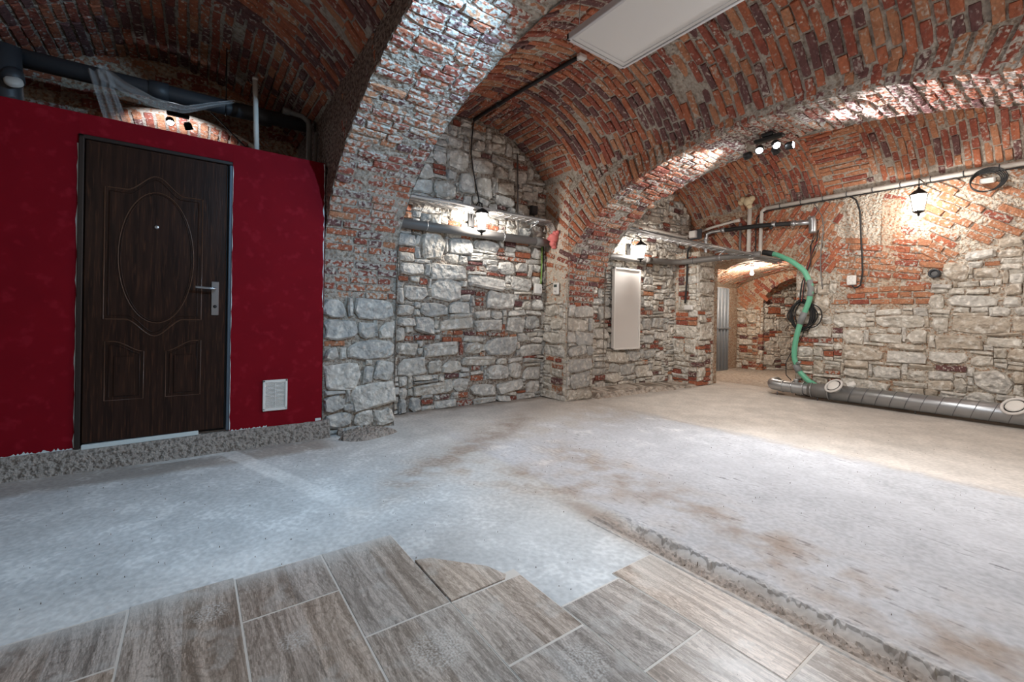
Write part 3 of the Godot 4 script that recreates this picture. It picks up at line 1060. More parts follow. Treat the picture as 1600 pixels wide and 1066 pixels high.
func build_walls() -> void:
	# --- bay one: rough brick wall behind the red partition, with a lit arched opening
	var w1 := structure("wall_left", "rough brown brick wall with a lit arched opening above the red wall")
	var zb := -1.3
	var hole := func(x: float) -> float:
		var dx := x + 0.14
		return 1.594 + sqrt(maxf(0.0, 1.336 * 1.336 - dx * dx)) if absf(dx) < 1.2 else 0.0
	put("mortar", sheet(70, 40, func(a, b):
		var x := lerpf(-1.32, 0.92, a)
		var y0: float = hole.call(x)
		var y := lerpf(y0, arc_y(x, -1.3, 0.9, 2.82, 3.36) + 0.08, b)
		var p := Vector3(x, y, zb)
		return p + Vector3(0, 0, 1) * (noise3(p * 1.8) * 0.03), true), M.mortar_warm, w1)
	put("plaster_lip", sheet(60, 3, func(a, b):
		var x := lerpf(-1.3, 0.92, a)
		return Vector3(x, hole.call(x) - 0.004, zb + 0.02 - 0.12 * b), false), M.plaster, w1)
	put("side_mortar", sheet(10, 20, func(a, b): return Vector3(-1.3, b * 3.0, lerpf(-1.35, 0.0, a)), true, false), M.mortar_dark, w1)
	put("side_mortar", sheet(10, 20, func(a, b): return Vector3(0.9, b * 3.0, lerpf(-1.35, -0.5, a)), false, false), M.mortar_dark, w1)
	brick_field(w1, Transform3D(Basis(Vector3.RIGHT, Vector3.UP, Vector3.BACK), Vector3(0, 0, zb)), -1.3, 0.9, 2.2, 3.36, func(u, v): return v > hole.call(u) + 0.05 and v < arc_y(u, -1.3, 0.9, 2.82, 3.36), 0.05, 0.085, 0.25, 1, 0.25, -0.006, 0.014, 0.1)
	# the barrel behind the opening
	var w1b := structure("ceiling", "small lit brick barrel seen through the arched opening over the door", "vault")
	put("mortar", sheet(60, 24, func(a, b):
		var t := lerpf(-1.1, 1.1, a)
		return Vector3(-0.14 + 1.336 * sin(t), 1.594 + 1.336 * cos(t) + 0.006, lerpf(zb - 0.02, -2.5, b)), false), M.mortar, w1b)
	for i in 28:
		var t := -0.9 + i * 0.066
		var z := zb - 0.02
		while z > -2.2:
			var L := 0.26 if rng.randf() < 0.7 else 0.13
			brick(w1b, Vector3(-0.14 + 1.336 * sin(t), 1.594 + 1.336 * cos(t), z - L * 0.5 - 0.01), Vector3.BACK, -Vector3(sin(t), cos(t), 0), L - 0.012, 0.068, rng.randf_range(0.002, 0.01), 0, 0.1)
			z -= L
	put("end_wall", block(Vector3(3.2, 3.6, 0.2), 0.01), M.mortar_warm, w1b, T(Vector3(-0.13, 1.6, -2.6)))
	# --- bay two: rubble wall under the vault
	var w2 := structure("wall_left", "pale rubble stone wall with brick patches behind the first lantern")
	put("mortar", sheet(64, 96, func(a, b):
		var x := lerpf(1.5, 3.8, a)
		var y: float = b * (arc_y(clampf(x, 1.55, 3.75), 1.55, 3.75, 2.78, 3.36) + 0.06)
		var p := Vector3(x, y, -0.5)
		return p + Vector3(0, 0, 1) * (noise3(p * 1.6) * 0.016 - 0.012), true), M.joint, w2)
	var k2 := [[1.74, 1.48, 0.29, 0.14], [2.1, 1.46, 0.46, 0.18], [1.98, 1.66, 0.3, 0.33], [2.32, 1.76, 0.3, 0.18], [2.65, 1.83, 0.36, 0.14], [2.99, 1.57, 0.27, 0.16], [2.59, 1.37, 0.53, 0.17], [3.19, 1.38, 0.33, 0.17], [1.8, 1.2, 0.28, 0.18], [2.13, 1.22, 0.36, 0.24], [1.73, 1.04, 0.19, 0.12], [1.99, 1.04, 0.34, 0.15], [2.34, 1.07, 0.28, 0.15], [2.84, 1.15, 0.43, 0.21], [3.37, 1.15, 0.16, 0.11], [3.54, 1.15, 0.16, 0.13], [1.74, 0.93, 0.19, 0.1], [1.93, 0.85, 0.23, 0.18], [2.21, 0.89, 0.46, 0.13], [2.68, 0.87, 0.4, 0.15], [3.15, 0.86, 0.28, 0.2], [3.43, 0.9, 0.26, 0.17], [1.72, 0.62, 0.24, 0.14], [2.04, 0.59, 0.43, 0.16], [2.55, 0.6, 0.26, 0.14], [2.84, 0.57, 0.47, 0.22], [3.32, 0.74, 0.15, 0.11], [3.36, 0.56, 0.36, 0.15], [1.74, 0.4, 0.33, 0.19], [2.52, 0.47, 0.47, 0.11], [2.09, 0.4, 0.17, 0.16], [2.26, 0.4, 0.25, 0.15], [2.86, 0.27, 0.3, 0.19], [3.18, 0.28, 0.21, 0.2], [3.42, 0.25, 0.28, 0.16], [1.92, 0.17, 0.39, 0.13], [2.39, 0.17, 0.22, 0.17], [2.64, 0.1, 0.36, 0.15], [3.01, 0.11, 0.4, 0.14], [3.45, 0.07, 0.24, 0.16], [1.76, 0.0, 0.09, 0.16], [1.87, 0.0, 0.14, 0.16], [2.18, 0.0, 0.27, 0.1]]
	var u2 := [[2.29, 2.72, 0.28, 0.24], [2.61, 2.74, 0.3, 0.19], [2.44, 2.46, 0.21, 0.25], [2.67, 2.45, 0.22, 0.26], [2.93, 2.74, 0.2, 0.14], [2.88, 2.9, 0.33, 0.12], [3.17, 2.75, 0.26, 0.16], [2.46, 3.14, 0.34, 0.1], [2.63, 2.99, 0.17, 0.14], [2.87, 3.03, 0.2, 0.12], [3.09, 3.03, 0.1, 0.17], [2.27, 2.58, 0.15, 0.12], [2.12, 2.37, 0.28, 0.18], [2.98, 2.56, 0.25, 0.15], [2.93, 2.41, 0.3, 0.13]]
	var b2 := [[2.26, 0.83, 0.14, 0.06], [2.4, 0.83, 0.13, 0.06], [2.54, 0.82, 0.16, 0.06], [2.71, 0.82, 0.14, 0.05], [2.87, 0.81, 0.18, 0.05], [3.04, 0.81, 0.13, 0.05], [1.82, 0.77, 0.1, 0.06], [1.93, 0.78, 0.13, 0.06], [2.05, 0.78, 0.12, 0.06], [2.26, 0.75, 0.12, 0.07], [2.39, 0.75, 0.13, 0.06], [2.85, 1.54, 0.14, 0.05], [2.99, 1.75, 0.18, 0.05], [2.58, 1.65, 0.2, 0.05], [2.68, 1.59, 0.13, 0.06], [3.28, 1.57, 0.17, 0.05], [3.33, 1.27, 0.19, 0.06], [2.64, 0.41, 0.13, 0.06], [2.64, 0.28, 0.18, 0.08], [2.24, 0.1, 0.12, 0.07], [2.48, 0.1, 0.13, 0.07], [2.02, 0.07, 0.14, 0.06], [1.74, 1.41, 0.11, 0.06], [2.69, 1.23, 0.13, 0.05], [2.69, 1.29, 0.13, 0.06], [2.69, 1.17, 0.12, 0.06], [3.07, 0.8, 0.06, 0.16], [2.48, 0.6, 0.06, 0.16], [2.75, 0.57, 0.08, 0.06]]
	var kk := []
	for k in k2: kk.append([k[0] - 1.5, k[1], k[2], k[3]])
	for k in u2: kk.append([k[0] - 1.5, k[1], k[2], k[3]])
	var bb := []
	for k in b2: bb.append([k[0] - 1.5, k[1], k[2], k[3]])
	rubble(w2, Transform3D(Basis(Vector3.RIGHT, Vector3.UP, Vector3.BACK), Vector3(1.5, 0, -0.5)), 2.25, 3.36, func(u, v): return v < arc_y(clampf(u + 1.5, 1.55, 3.75), 1.55, 3.75, 2.78, 3.36) - 0.02, kk, bb, func(u, v): return 0.12 + 0.3 * clampf(nz.get_noise_2d(u * 0.7, v * 0.7), 0.0, 1.0), [0, 0, 1, 2], 0.035, 0.75, 1)
	# --- bay three: rubble wall behind the upright heating panel
	var w3 := structure("wall_left", "rubble stone wall behind the upright white heating panel")
	put("mortar", sheet(60, 90, func(a, b):
		var x := lerpf(4.1, 7.0, a)
		var y: float = b * (arc_y(clampf(x, 4.43, 7.0), 4.43, 7.0, 2.78, 3.4) + 0.06)
		var p := Vector3(x, y, -0.4)
		return p + Vector3(0, 0, 1) * (noise3(p * 1.6) * 0.016 - 0.012), true), M.joint, w3)
	var k3 := [[4.65, 1.04, 0.32, 0.19], [4.6, 0.76, 0.27, 0.15], [4.63, 0.62, 0.24, 0.13], [4.85, 0.39, 0.45, 0.18], [5.33, 0.39, 0.27, 0.18], [4.91, 0.26, 0.25, 0.13], [5.17, 0.19, 0.34, 0.18], [5.52, 0.14, 0.32, 0.19], [4.84, 0.12, 0.3, 0.13], [4.61, 0.54, 0.22, 0.08], [4.6, 0.34, 0.24, 0.1], [5.67, 0.66, 0.31, 0.15], [5.98, 0.71, 0.35, 0.14], [5.73, 0.43, 0.28, 0.15], [5.94, 0.03, 0.31, 0.13], [6.02, 0.4, 0.27, 0.14], [5.66, 0.87, 0.25, 0.2], [5.92, 0.9, 0.3, 0.19], [4.89, 0.03, 0.22, 0.09], [5.11, 0.02, 0.37, 0.1], [4.62, 0.03, 0.21, 0.12], [5.69, 1.24, 0.18, 0.11], [5.94, 1.36, 0.27, 0.12]]
	kk = []
	for k in k3: kk.append([k[0] - 4.1, k[1], k[2], k[3]])
	rubble(w3, Transform3D(Basis(Vector3.RIGHT, Vector3.UP, Vector3.BACK), Vector3(4.1, 0, -0.4)), 2.8, 3.36, func(u, v): return v < arc_y(clampf(u + 4.1, 4.43, 7.0), 4.43, 7.0, 2.78, 3.4) - 0.02, kk, [[0.94, 1.35, 0.22, 0.07], [0.7, 0.98, 0.14, 0.06], [1.55, 0.6, 0.1, 0.06], [2.0, 0.55, 0.12, 0.06], [1.22, 0.28, 0.1, 0.07]], func(u, v): return 0.14, [2, 0, 2, 1], 0.035, 0.62, 1)
	# --- the short wall beside the passage (faces the room, then turns into the opening)
	var wc := structure("wall_back", "short brick and stone wall between the upright panel and the passage")
	put("mortar", sheet(14, 66, func(a, b):
		var p := Vector3(6.5, b * 2.15, lerpf(-0.42, 0.05, a))
		return p + Vector3(-1, 0, 0) * (noise3(p * 1.6) * 0.012 - 0.012), true), M.plaster, wc)
	put("reveal_mortar", sheet(14, 66, func(a, b):
		var p := Vector3(lerpf(6.5, 6.98, a), b * 2.15, 0.05)
		return p + Vector3(0, 0, 1) * (noise3(p * 1.6) * 0.012 - 0.012), true), M.mortar, wc)
	put("top_mortar", sheet(10, 10, func(a, b): return Vector3(lerpf(6.5, 7.0, a), 2.15, lerpf(-0.42, 0.05, b)), true), M.mortar_warm, wc)
	rubble(wc, Transform3D(Basis(Vector3.BACK, Vector3.UP, Vector3.LEFT), Vector3(6.5, 0, -0.43)), 0.47, 2.1, func(u, v): return v < 1.2 or u > 0.12, [[0.08, 0.77, 0.37, 0.19], [0.25, 0.5, 0.2, 0.25], [0.02, 0.48, 0.22, 0.25], [0.16, 1.23, 0.29, 0.15], [0.03, 0.3, 0.32, 0.07], [0.02, 0.09, 0.3, 0.08], [0.22, 1.62, 0.22, 0.16], [0.24, 1.8, 0.2, 0.1], [0.26, 1.92, 0.18, 0.1]], [], func(u, v): return 0.65 if u < 0.25 else 0.35, [2, 0, 2], 0.022, 0.7, 0)
	rubble(wc, Transform3D(Basis(Vector3.RIGHT, Vector3.UP, Vector3.BACK), Vector3(6.5, 0, 0.05)), 0.44, 2.05, func(u, v): return true, [[0.02, 1.72, 0.38, 0.2], [0.02, 1.48, 0.4, 0.2], [0.04, 0.72, 0.36, 0.3], [0.03, 1.2, 0.3, 0.24]], [], func(u, v): return 0.3, [2, 3, 2], 0.022, 0.8, 0)
	# --- back wall: the passage head, brick relieving arches above, rubble below
	var wb := structure("wall_back", "long rubble and brick wall with the blind arch, behind the silver duct")
	var head := func(z: float) -> float: return 1.86 + 0.2 * sqrt(maxf(0.0, 1.0 - pow((z - 0.62) / 0.66, 2.0)))
	put("mortar", sheet(90, 80, func(a, b):
		var z := lerpf(1.25, 4.65, a)
		var p := Vector3(7.0, b * 2.9, z)
		return p + Vector3(-1, 0, 0) * (noise3(p * 1.3) * 0.022 - 0.012), true), M.plaster_pale, wb)
	put("mortar", sheet(46, 26, func(a, b):
		var z := lerpf(-0.45, 1.27, a)
		var y0: float = head.call(z) if z > 0.0 else 2.05
		var p := Vector3(7.0, lerpf(y0, 2.9, b), z)
		return p + Vector3(-1, 0, 0) * (noise3(p * 1.3) * 0.018 - 0.010), true), M.mortar_warm, wb)
	put("jamb_mortar", sheet(10, 50, func(a, b):
		var p := Vector3(lerpf(7.0, 7.4, a), b * 1.95, 1.26)
		return p + Vector3(0, 0, -1) * (noise3(p * 1.6) * 0.015), false), M.mortar_warm, wb)
	put("head_mortar", sheet(24, 8, func(a, b):
		var z := lerpf(0.0, 1.27, a)
		return Vector3(lerpf(7.0, 7.42, b), head.call(z) + noise3(Vector3(b, z, 0)) * 0.01, z), false), M.mortar_warm, wb)
	var fb := Transform3D(Basis(Vector3.BACK, Vector3.UP, Vector3.LEFT), Vector3(7.0, 0, 0))
	# stones: everything low, and the whole right end
	var limit := func(u: float) -> float:
		var z: float = u + 1.26
		if z < 1.75: return 1.62
		if z < 2.66: return 1.25 + 0.0 * z
		return 1.5 + (z - 2.66) * 0.62
	var kB := [[1.72, 0.98, 0.35, 0.2], [2.17, 0.99, 0.46, 0.16], [2.1, 0.79, 0.32, 0.12], [2.46, 0.81, 0.18, 0.17], [1.81, 0.55, 0.45, 0.2], [2.28, 0.56, 0.37, 0.15], [2.68, 0.94, 0.15, 0.19], [2.86, 0.95, 0.44, 0.2], [3.12, 0.81, 0.27, 0.1], [2.71, 0.76, 0.39, 0.17], [2.66, 0.59, 0.32, 0.14], [3, 0.59, 0.18, 0.12], [3.04, 0.3, 0.29, 0.25], [2.14, 0.35, 0.28, 0.16], [2.47, 0.35, 0.18, 0.14], [1.84, 0.32, 0.25, 0.13], [2.66, 0.27, 0.22, 0.13], [2.34, 0.16, 0.3, 0.12], [1.8, 0.13, 0.51, 0.18], [2.82, 1.24, 0.4, 0.14], [2.66, 1.21, 0.13, 0.18], [3.02, 1.56, 0.19, 0.1], [2.76, 1.54, 0.22, 0.21], [3.14, 1.38, 0.09, 0.08], [3.24, 1.23, 0.13, 0.12], [3.28, 1.47, 0.11, 0.12], [2.95, 1.76, 0.24, 0.11], [3.2, 1.87, 0.18, 0.11], [3.2, 1.76, 0.18, 0.09], [1.41, 0.83, 0.29, 0.18], [3.32, 0.96, 0.12, 0.19], [2.89, 1.46, 0.18, 0.07], [3.07, 1.46, 0.11, 0.07], [2.67, 1.45, 0.19, 0.06], [3.22, 1.63, 0.16, 0.07], [2.97, 1.67, 0.12, 0.08], [1.39, 1.15, 0.29, 0.27], [1.51, 1.43, 0.15, 0.14], [3.42, 0.6, 0.3, 0.2], [3.4, 0.3, 0.34, 0.2], [3.46, 1.0, 0.3, 0.18]]
	kk = []
	for k in kB: kk.append([k[0] - 1.26, k[1], k[2], k[3]])
	rubble(wb, Transform3D(fb.basis, Vector3(7.0, 0, 1.26)), 2.9, 2.4, func(u, v): return v < limit.call(u), kk, [], func(u, v): return 0.28 if u < 0.4 else 0.04, [2, 2, 3, 0], 0.035, 0.8, 1)
	# lintel courses of the blind arch
	brick_field(wb, fb, 1.75, 2.66, 1.27, 1.52, func(u, v): return v < 1.38 + 0.16 * sin((u - 1.7) * 3.0), 0.0, 0.075, 0.22, 0, 0.0, 0.004, 0.02, 0.45)
	# fan over the blind arch
	brick_field(wb, fb, 1.72, 2.7, 1.5, 2.15, func(u, v): return v > 1.38 + 0.16 * sin((u - 1.7) * 3.0) + 0.04 and v < 2.2 - absf(u - 2.1) * 0.2, -0.18, 0.082, 0.25, 1, 0.04, 0.0, 0.022, 0.5)
	# courses leaning over the passage
	brick_field(wb, fb, -0.4, 0.5, 2.1, 2.74, func(u, v): return v > head.call(clampf(u, 0.0, 1.25)) + 0.07, 2.2, 0.077, 0.26, 0, 0.03, 0.0, 0.018, 0.3)
	brick_field(wb, fb, 0.5, 1.78, 1.75, 2.74, func(u, v): return v > (head.call(u) + 0.07 if u < 1.26 else 1.68) and v < 3.55 - 0.55 * u, 0.98, 0.077, 0.26, 0, 0.03, 0.0, 0.018, 0.3)
	# slanting courses behind the third lantern
	brick_field(wb, fb, 2.55, 4.4, 1.55, 2.7, func(u, v): return v > limit.call(u - 1.26) + 0.06 and nz.get_noise_2d(u * 1.3, v * 1.3) > -0.28, -0.62, 0.085, 0.26, 1, 0.06, -0.004, 0.026, 0.55)
	brick_field(wb, fb, 1.72, 2.6, 2.2, 2.7, func(u, v): return nz.get_noise_2d(u * 1.5, v * 1.5 + 4.0) > 0.12, -0.5, 0.1, 0.25, 2, 0.3, -0.006, 0.012, 0.2)
	put("solid", block(Vector3(0.3, 3.6, 3.6), 0.01), M.mortar, wb, T(Vector3(7.26, 1.7, 3.1)))
	# --- the room beyond the passage
	var wf := structure("wall_passage", "brick and stone end wall of the room beyond the passage")
	put("mortar", sheet(20, 44, func(a, b):
		var p := Vector3(9.9, b * 2.3, lerpf(-1.1, -0.5, a))
		return p + Vector3(-1, 0, 0) * (noise3(p * 1.5) * 0.02), true), M.mortar_warm, wf)
	var head2 := func(z: float) -> float: return 1.4 + 0.62 * sqrt(maxf(0.0, 1.0 - pow((z - 0.55) / 1.06, 2.0)))
	put("mortar", sheet(40, 16, func(a, b):
		var z := lerpf(-0.5, 1.6, a)
		return Vector3(9.9, lerpf(head2.call(z), 2.4, b), z), true), M.mortar_warm, wf)
	put("soffit_mortar", sheet(40, 10, func(a, b):
		var z := lerpf(-0.5, 1.6, a)
		return Vector3(lerpf(9.9, 10.4, b), head2.call(z), z), false), M.mortar_warm, wf)
	var du: Vector3 = Vector3(1.28, 0, 0.62).normalized()
	var dn: Vector3 = du.cross(Vector3.UP)
	put("recess_mortar", sheet(40, 40, func(a, b):
		var p: Vector3 = Vector3(9.9, b * 2.1, -0.58) + du * (a * 2.4)
		return p + dn * (noise3(p * 1.5) * 0.015 - 0.008), true), M.joint, wf)
	var ff := Transform3D(Basis(Vector3.BACK, Vector3.UP, Vector3.LEFT), Vector3(9.9, 0, -1.05))
	rubble(wf, ff, 0.55, 1.35, func(u, v): return true, [[0.2, 1.0, 0.22, 0.22], [0.05, 0.2, 0.34, 0.12], [0.22, 0.74, 0.2, 0.14]], [], func(u, v): return 0.4, [3, 2, 3], 0.03, 0.6, 0)
	brick_field(wf, Transform3D(ff.basis, Vector3(9.9, 0, 0)), -1.05, 0.4, 1.35, 2.2, func(u, v): return v > (head2.call(u) + 0.04 if u > -0.5 else 0.0), -0.75, 0.085, 0.25, 0, 0.05, 0.0, 0.02, 0.4)
	rubble(wf, Transform3D(Basis(du, Vector3.UP, dn), Vector3(9.92, 0, -0.57)), 2.0, 2.0, func(u, v): return true, [[0.05, 0.85, 0.3, 0.28], [0.4, 0.85, 0.32, 0.28], [0.1, 0.4, 0.32, 0.22], [0.45, 0.45, 0.3, 0.25], [0.02, 0.1, 0.34, 0.24]], [[0.2, 1.22, 0.3, 0.16], [0.3, 1.45, 0.3, 0.14]], func(u, v): return 0.25, [2, 2, 0], 0.025, 0.8, 0)
	for i in 16:
		var z := -0.46 + i * 0.085
		for k in 2:
			var y: float = head2.call(z)
			var dy: float = head2.call(z + 0.01) - y
			var n := Vector3(0, -0.01, dy).normalized()
			brick(wf, Vector3(10.0 + k * 0.24, y, z), Vector3.RIGHT, n, 0.22, 0.07, 0.005, 0, 0.3)
	var pv := structure("ceiling", "low arched ceiling of the passage room with the bare bulb", "vault")
	put("render", sheet(40, 40, func(a, b):
		var z := lerpf(-1.1, 2.3, a)
		var y := 1.55 + 0.58 * sqrt(maxf(0.0, 1.0 - pow((z - 0.5) / 1.7, 2.0)))
		var p := Vector3(lerpf(7.4, 9.95, b), y, z)
		return p + Vector3(0, -1, 0) * (noise3(p) * 0.03), false), M.mortar_warm, pv)
	for i in 26:
		var x := 7.46 + i * 0.094
		for k in 12:
			var t := -0.95 + k * 0.175 + 0.08 * (i % 2)
			var nn := Vector3(0, -cos(t) / 0.58, -sin(t) / 1.7).normalized()
			var uu := Vector3(0, -sin(t) * 0.58, cos(t) * 1.7).normalized()
			brick(pv, Vector3(x, 1.55 + 0.58 * cos(t), 0.5 + 1.7 * sin(t)), uu, nn, 0.27, 0.07, rng.randf_range(-0.004, 0.014), 1, 0.4)
	var pl := structure("wall_passage", "side walls of the room beyond the passage")
	put("render", block(Vector3(4.2, 2.6, 0.2), 0.01), M.mortar_warm, pl, T(Vector3(9.1, 1.3, -1.15)))
	put("render", block(Vector3(4.8, 2.6, 0.2), 0.01), M.mortar_warm, pl, T(Vector3(9.4, 1.3, 2.3)))
	put("render", block(Vector3(0.2, 2.6, 3.8), 0.01), M.mortar_warm, pl, T(Vector3(11.6, 1.3, 0.6)))
	put("render", block(Vector3(0.1, 2.6, 1.2), 0.01), M.mortar_warm, pl, T(Vector3(7.45, 1.3, 1.86)))
	put("render", block(Vector3(0.1, 2.6, 1.1), 0.01), M.mortar_warm, pl, T(Vector3(7.05, 1.3, -0.52)))
	# --- ledge at the foot of bay three
	var led := structure("trim", "rough low concrete ledge along the foot of the far stone wall", "ledge")
	led.name = "trim_2"
	put("ledge", sheet(70, 12, func(a, b):
		var x := lerpf(4.26, 6.5, a)
		var w := -0.02 + 0.06 * noise3(Vector3(x, 0, 0)) + 0.05 * smoothstep(4.6, 6.2, x)
		var q: Vector2 = [Vector2(-0.4, 0.08), Vector2(-0.2, 0.078), Vector2(w - 0.03, 0.07), Vector2(w, 0.05), Vector2(w + 0.02, 0.02), Vector2(w + 0.05, -0.01)][mini(int(b * 5.01), 5)]
		var hh := (1.0 - 0.6 * smoothstep(5.2, 6.4, x)) * smoothstep(4.26, 4.34, x)
		return Vector3(x, q.y * hh + 0.012 * noise3(Vector3(x * 2.0, b, 0)), q.x), false, false), M.concrete, led)

# ====================================================================== red wall, door, vent
func build_entrance() -> void:
	var w := structure("wall_red", "smooth partition wall painted deep red around the wooden door")
	# three panels of board round the doorway
	for q in [[-1.9, -0.612, 0.14, 2.318], [0.228, 0.888, 0.14, 2.318], [-0.612, 0.228, 2.182, 2.318]]:
		put("board", block(Vector3(q[1] - q[0], q[3] - q[2], 0.1), 0.0004), M.red, w, T(Vector3((q[0] + q[1]) * 0.5, (q[2] + q[3]) * 0.5, -0.05)))
	# ragged unpainted edge along the right end, the foot and the door
	var ragged := func(a: Vector3, b: Vector3, inward: Vector3, wid: float, sd: float) -> ArrayMesh:
		return sheet(40, 1, func(p, q):
			var c := a.lerp(b, p)
			var k := wid * clampf(0.35 + 1.0 * nz2.get_noise_2d(p * 1.2 + sd, sd), 0.06, 1.0)
			return c + inward * (k * q * 0.6) + Vector3(0, 0, 0.0015), false, false)
	put("bare_edge", ragged.call(Vector3(0.885, 1.1, 0), Vector3(0.885, 2.31, 0), Vector3.LEFT, 0.02, 1.0), M.white_paint, w)
	put("bare_edge", ragged.call(Vector3(-0.62, 0.142, 0), Vector3(-0.95, 0.142, 0), Vector3.UP, 0.035, 2.0), M.white_paint, w)
	put("bare_edge", ragged.call(Vector3(0.228, 0.142, 0), Vector3(0.48, 0.142, 0), Vector3.UP, 0.025, 3.0), M.white_paint, w)
	put("bare_edge", ragged.call(Vector3(-0.613, 0.15, 0), Vector3(-0.613, 2.12, 0), Vector3.LEFT, 0.016, 4.0), M.white_paint, w)
	put("bare_edge", ragged.call(Vector3(0.229, 0.15, 0), Vector3(0.229, 2.15, 0), Vector3.RIGHT, 0.01, 5.0), M.white_paint, w)
	put("bare_patch", block(Vector3(0.045, 0.022, 0.003), 0.001), M.white_paint, w, T(Vector3(0.86, 0.155, 0.001)))
	var cb := structure("trim", "rough aggregate concrete kerb under the red wall and door", "kerb")
	cb.name = "trim_1"
	put("kerb", sheet(120, 8, func(a, b):
		var x := lerpf(-1.9, 0.95, a)
		var q: Vector2 = [Vector2(-0.02, 0.145), Vector2(0.008, 0.14), Vector2(0.022, 0.11), Vector2(0.03, 0.07), Vector2(0.04, 0.03), Vector2(0.055, -0.01)][mini(int(b * 5.01), 5)]
		var p := Vector3(x, q.y, q.x)
		return p + Vector3(0, 0.006, 0.012) * noise3(p * 4.0), false, false), M.rough_concrete, cb)
	# ---- door
	var d := thing("door_1", "dark walnut panelled entrance door with an oval moulding in the red wall", "door", Vector3.ZERO, "", "structure")
	put("door_frame", joined([[block(Vector3(0.027, 2.04, 0.09), 0.004), T(Vector3(-0.5985, 1.16, -0.03))], [block(Vector3(0.84, 0.025, 0.09), 0.004), T(Vector3(-0.192, 2.168, -0.03))]]), M.dark_frame, d)
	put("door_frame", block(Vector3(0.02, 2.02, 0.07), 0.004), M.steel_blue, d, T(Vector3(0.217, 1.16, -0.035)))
	put("gap_shade", block(Vector3(0.016, 2.0, 0.03), 0.003), M.black, d, T(Vector3(0.2, 1.16, -0.04)))  # black strip standing in for the shade of the gap beside the leaf
	put("threshold", block(Vector3(0.62, 0.03, 0.05), 0.003), M.white_paint, d, Transform3D(Basis(Vector3.BACK, 0.018), Vector3(-0.27, 0.153, -0.012)))
	put("back_panel", block(Vector3(0.8, 2.03, 0.02), 0.003), M.black, d, T(Vector3(-0.19, 1.16, -0.085)))
	var leaf := put("leaf", block(Vector3(0.775, 1.985, 0.05), 0.006), M.walnut, d, T(Vector3(-0.195, 1.163, -0.025)))
	var base := Vector3(-0.195, 1.163, 0.0)
	var bead := func(pts: Array, r: float, m: Material) -> void:
		var q := []
		for p in pts: q.append(Vector3(p.x, p.y, 0.0) - Vector3(-0.195, 1.163, 0.0) + Vector3(0, 0, 0.025))
		put("moulding", tube(q, r, 8, true, 0.7), m, leaf)
	for k in 2:
		var o := 0.024 * k
		var pts := []
		var xa := -0.485 + o
		var xb := 0.045 - o
		# ogee top: flat shoulders, then a swelling in the middle; its mirror at the foot
		var n := 36
		for i in n + 1:
			var t := i / float(n)
			var sw := smoothstep(0.2, 0.5, t) * smoothstep(0.8, 0.5, t)
			pts.append(Vector2(lerpf(xa, xb, t), 1.865 - o + 0.115 * sw))
		for i in n + 1:
			var t := 1.0 - i / float(n)
			var sw := smoothstep(0.2, 0.5, t) * smoothstep(0.8, 0.5, t)
			pts.append(Vector2(lerpf(xa, xb, t), 0.985 + o - 0.115 * sw))
		bead.call(pts, 0.0055, M.walnut_edge if k == 0 else M.walnut)
	for k in 2:
		var pts := []
		for i in 56:
			var a := TAU * i / 56
			pts.append(Vector2(-0.21 + (0.205 - 0.012 * k) * cos(a), 1.415 + (0.455 - 0.012 * k) * sin(a)))
		bead.call(pts, 0.0045, M.walnut_edge if k == 0 else M.walnut)
	for side in 2:
		var sx := -1.0 if side == 0 else 1.0
		var cx := -0.375 if side == 0 else -0.055
		for k in 2:
			var o := 0.022 * k
			var h := 0.1 - o
			var pts := [Vector2(cx - h, 0.44 + o), Vector2(cx + h, 0.44 + o)]
			for i in 13:
				var t := i / 12.0
				var xx := lerpf(cx + h, cx - h, t)
				var inn := (xx - cx) * -sx / 0.1
				pts.append(Vector2(xx, 0.835 - o - 0.07 * smoothstep(-0.6, 1.0, inn)))
			bead.call(pts, 0.005, M.walnut_edge if k == 0 else M.walnut)
		put("raised_panel", block(Vector3(0.11, 0.27, 0.012), 0.006), M.walnut, leaf, T(Vector3(cx, 0.6, 0.0) - base + Vector3(0, 0, 0.026)))
	put("peephole", lathe([[0.0, 0.006], [0.009, 0.006], [0.013, 0.003], [0.014, -0.004]], 16), M.chrome, leaf, Transform3D(Basis(Vector3.RIGHT, PI / 2), Vector3(-0.215, 1.63, 0.002) - base + Vector3(0, 0, 0.026)))
	var pl := put("handle_plate", block(Vector3(0.046, 0.25, 0.01), 0.004), M.chrome, d, T(Vector3(0.128, 1.145, 0.006)))
	put("lever", tube(curve([Vector3(0, 0.07, 0.0), Vector3(0, 0.07, 0.05), Vector3(-0.03, 0.072, 0.056), Vector3(-0.12, 0.078, 0.052)], 0.01), 0.009, 10), M.chrome, pl)
	put("keyhole", lathe([[0.0, 0.004], [0.011, 0.004], [0.013, -0.003]], 14), M.black, pl, Transform3D(Basis(Vector3.RIGHT, PI / 2), Vector3(0, -0.06, 0.005)))
	# ---- vent
	var v := thing("vent_grille", "white slatted ventilation grille low on the red wall right of the door", "vent", Vector3(0.535, 0.39, 0.0))
	var fw := 0.175
	var fh := 0.245
	put("frame", joined([[block(Vector3(fw, 0.022, 0.016), 0.003), T(Vector3(0, fh * 0.5 - 0.011, 0.008))], [block(Vector3(fw, 0.022, 0.016), 0.003), T(Vector3(0, -fh * 0.5 + 0.011, 0.008))], [block(Vector3(0.018, fh, 0.016), 0.003), T(Vector3(-fw * 0.5 + 0.009, 0, 0.008))], [block(Vector3(0.018, fh, 0.016), 0.003), T(Vector3(fw * 0.5 - 0.009, 0, 0.008))]]), M.white, v)
	put("backing", block(Vector3(0.145, 0.21, 0.003), 0.001), std(Color8(120, 92, 72), 0.9), v, T(Vector3(0, 0, 0.002)))
	var sl := block(Vector3(0.142, 0.0075, 0.006), 0.001)
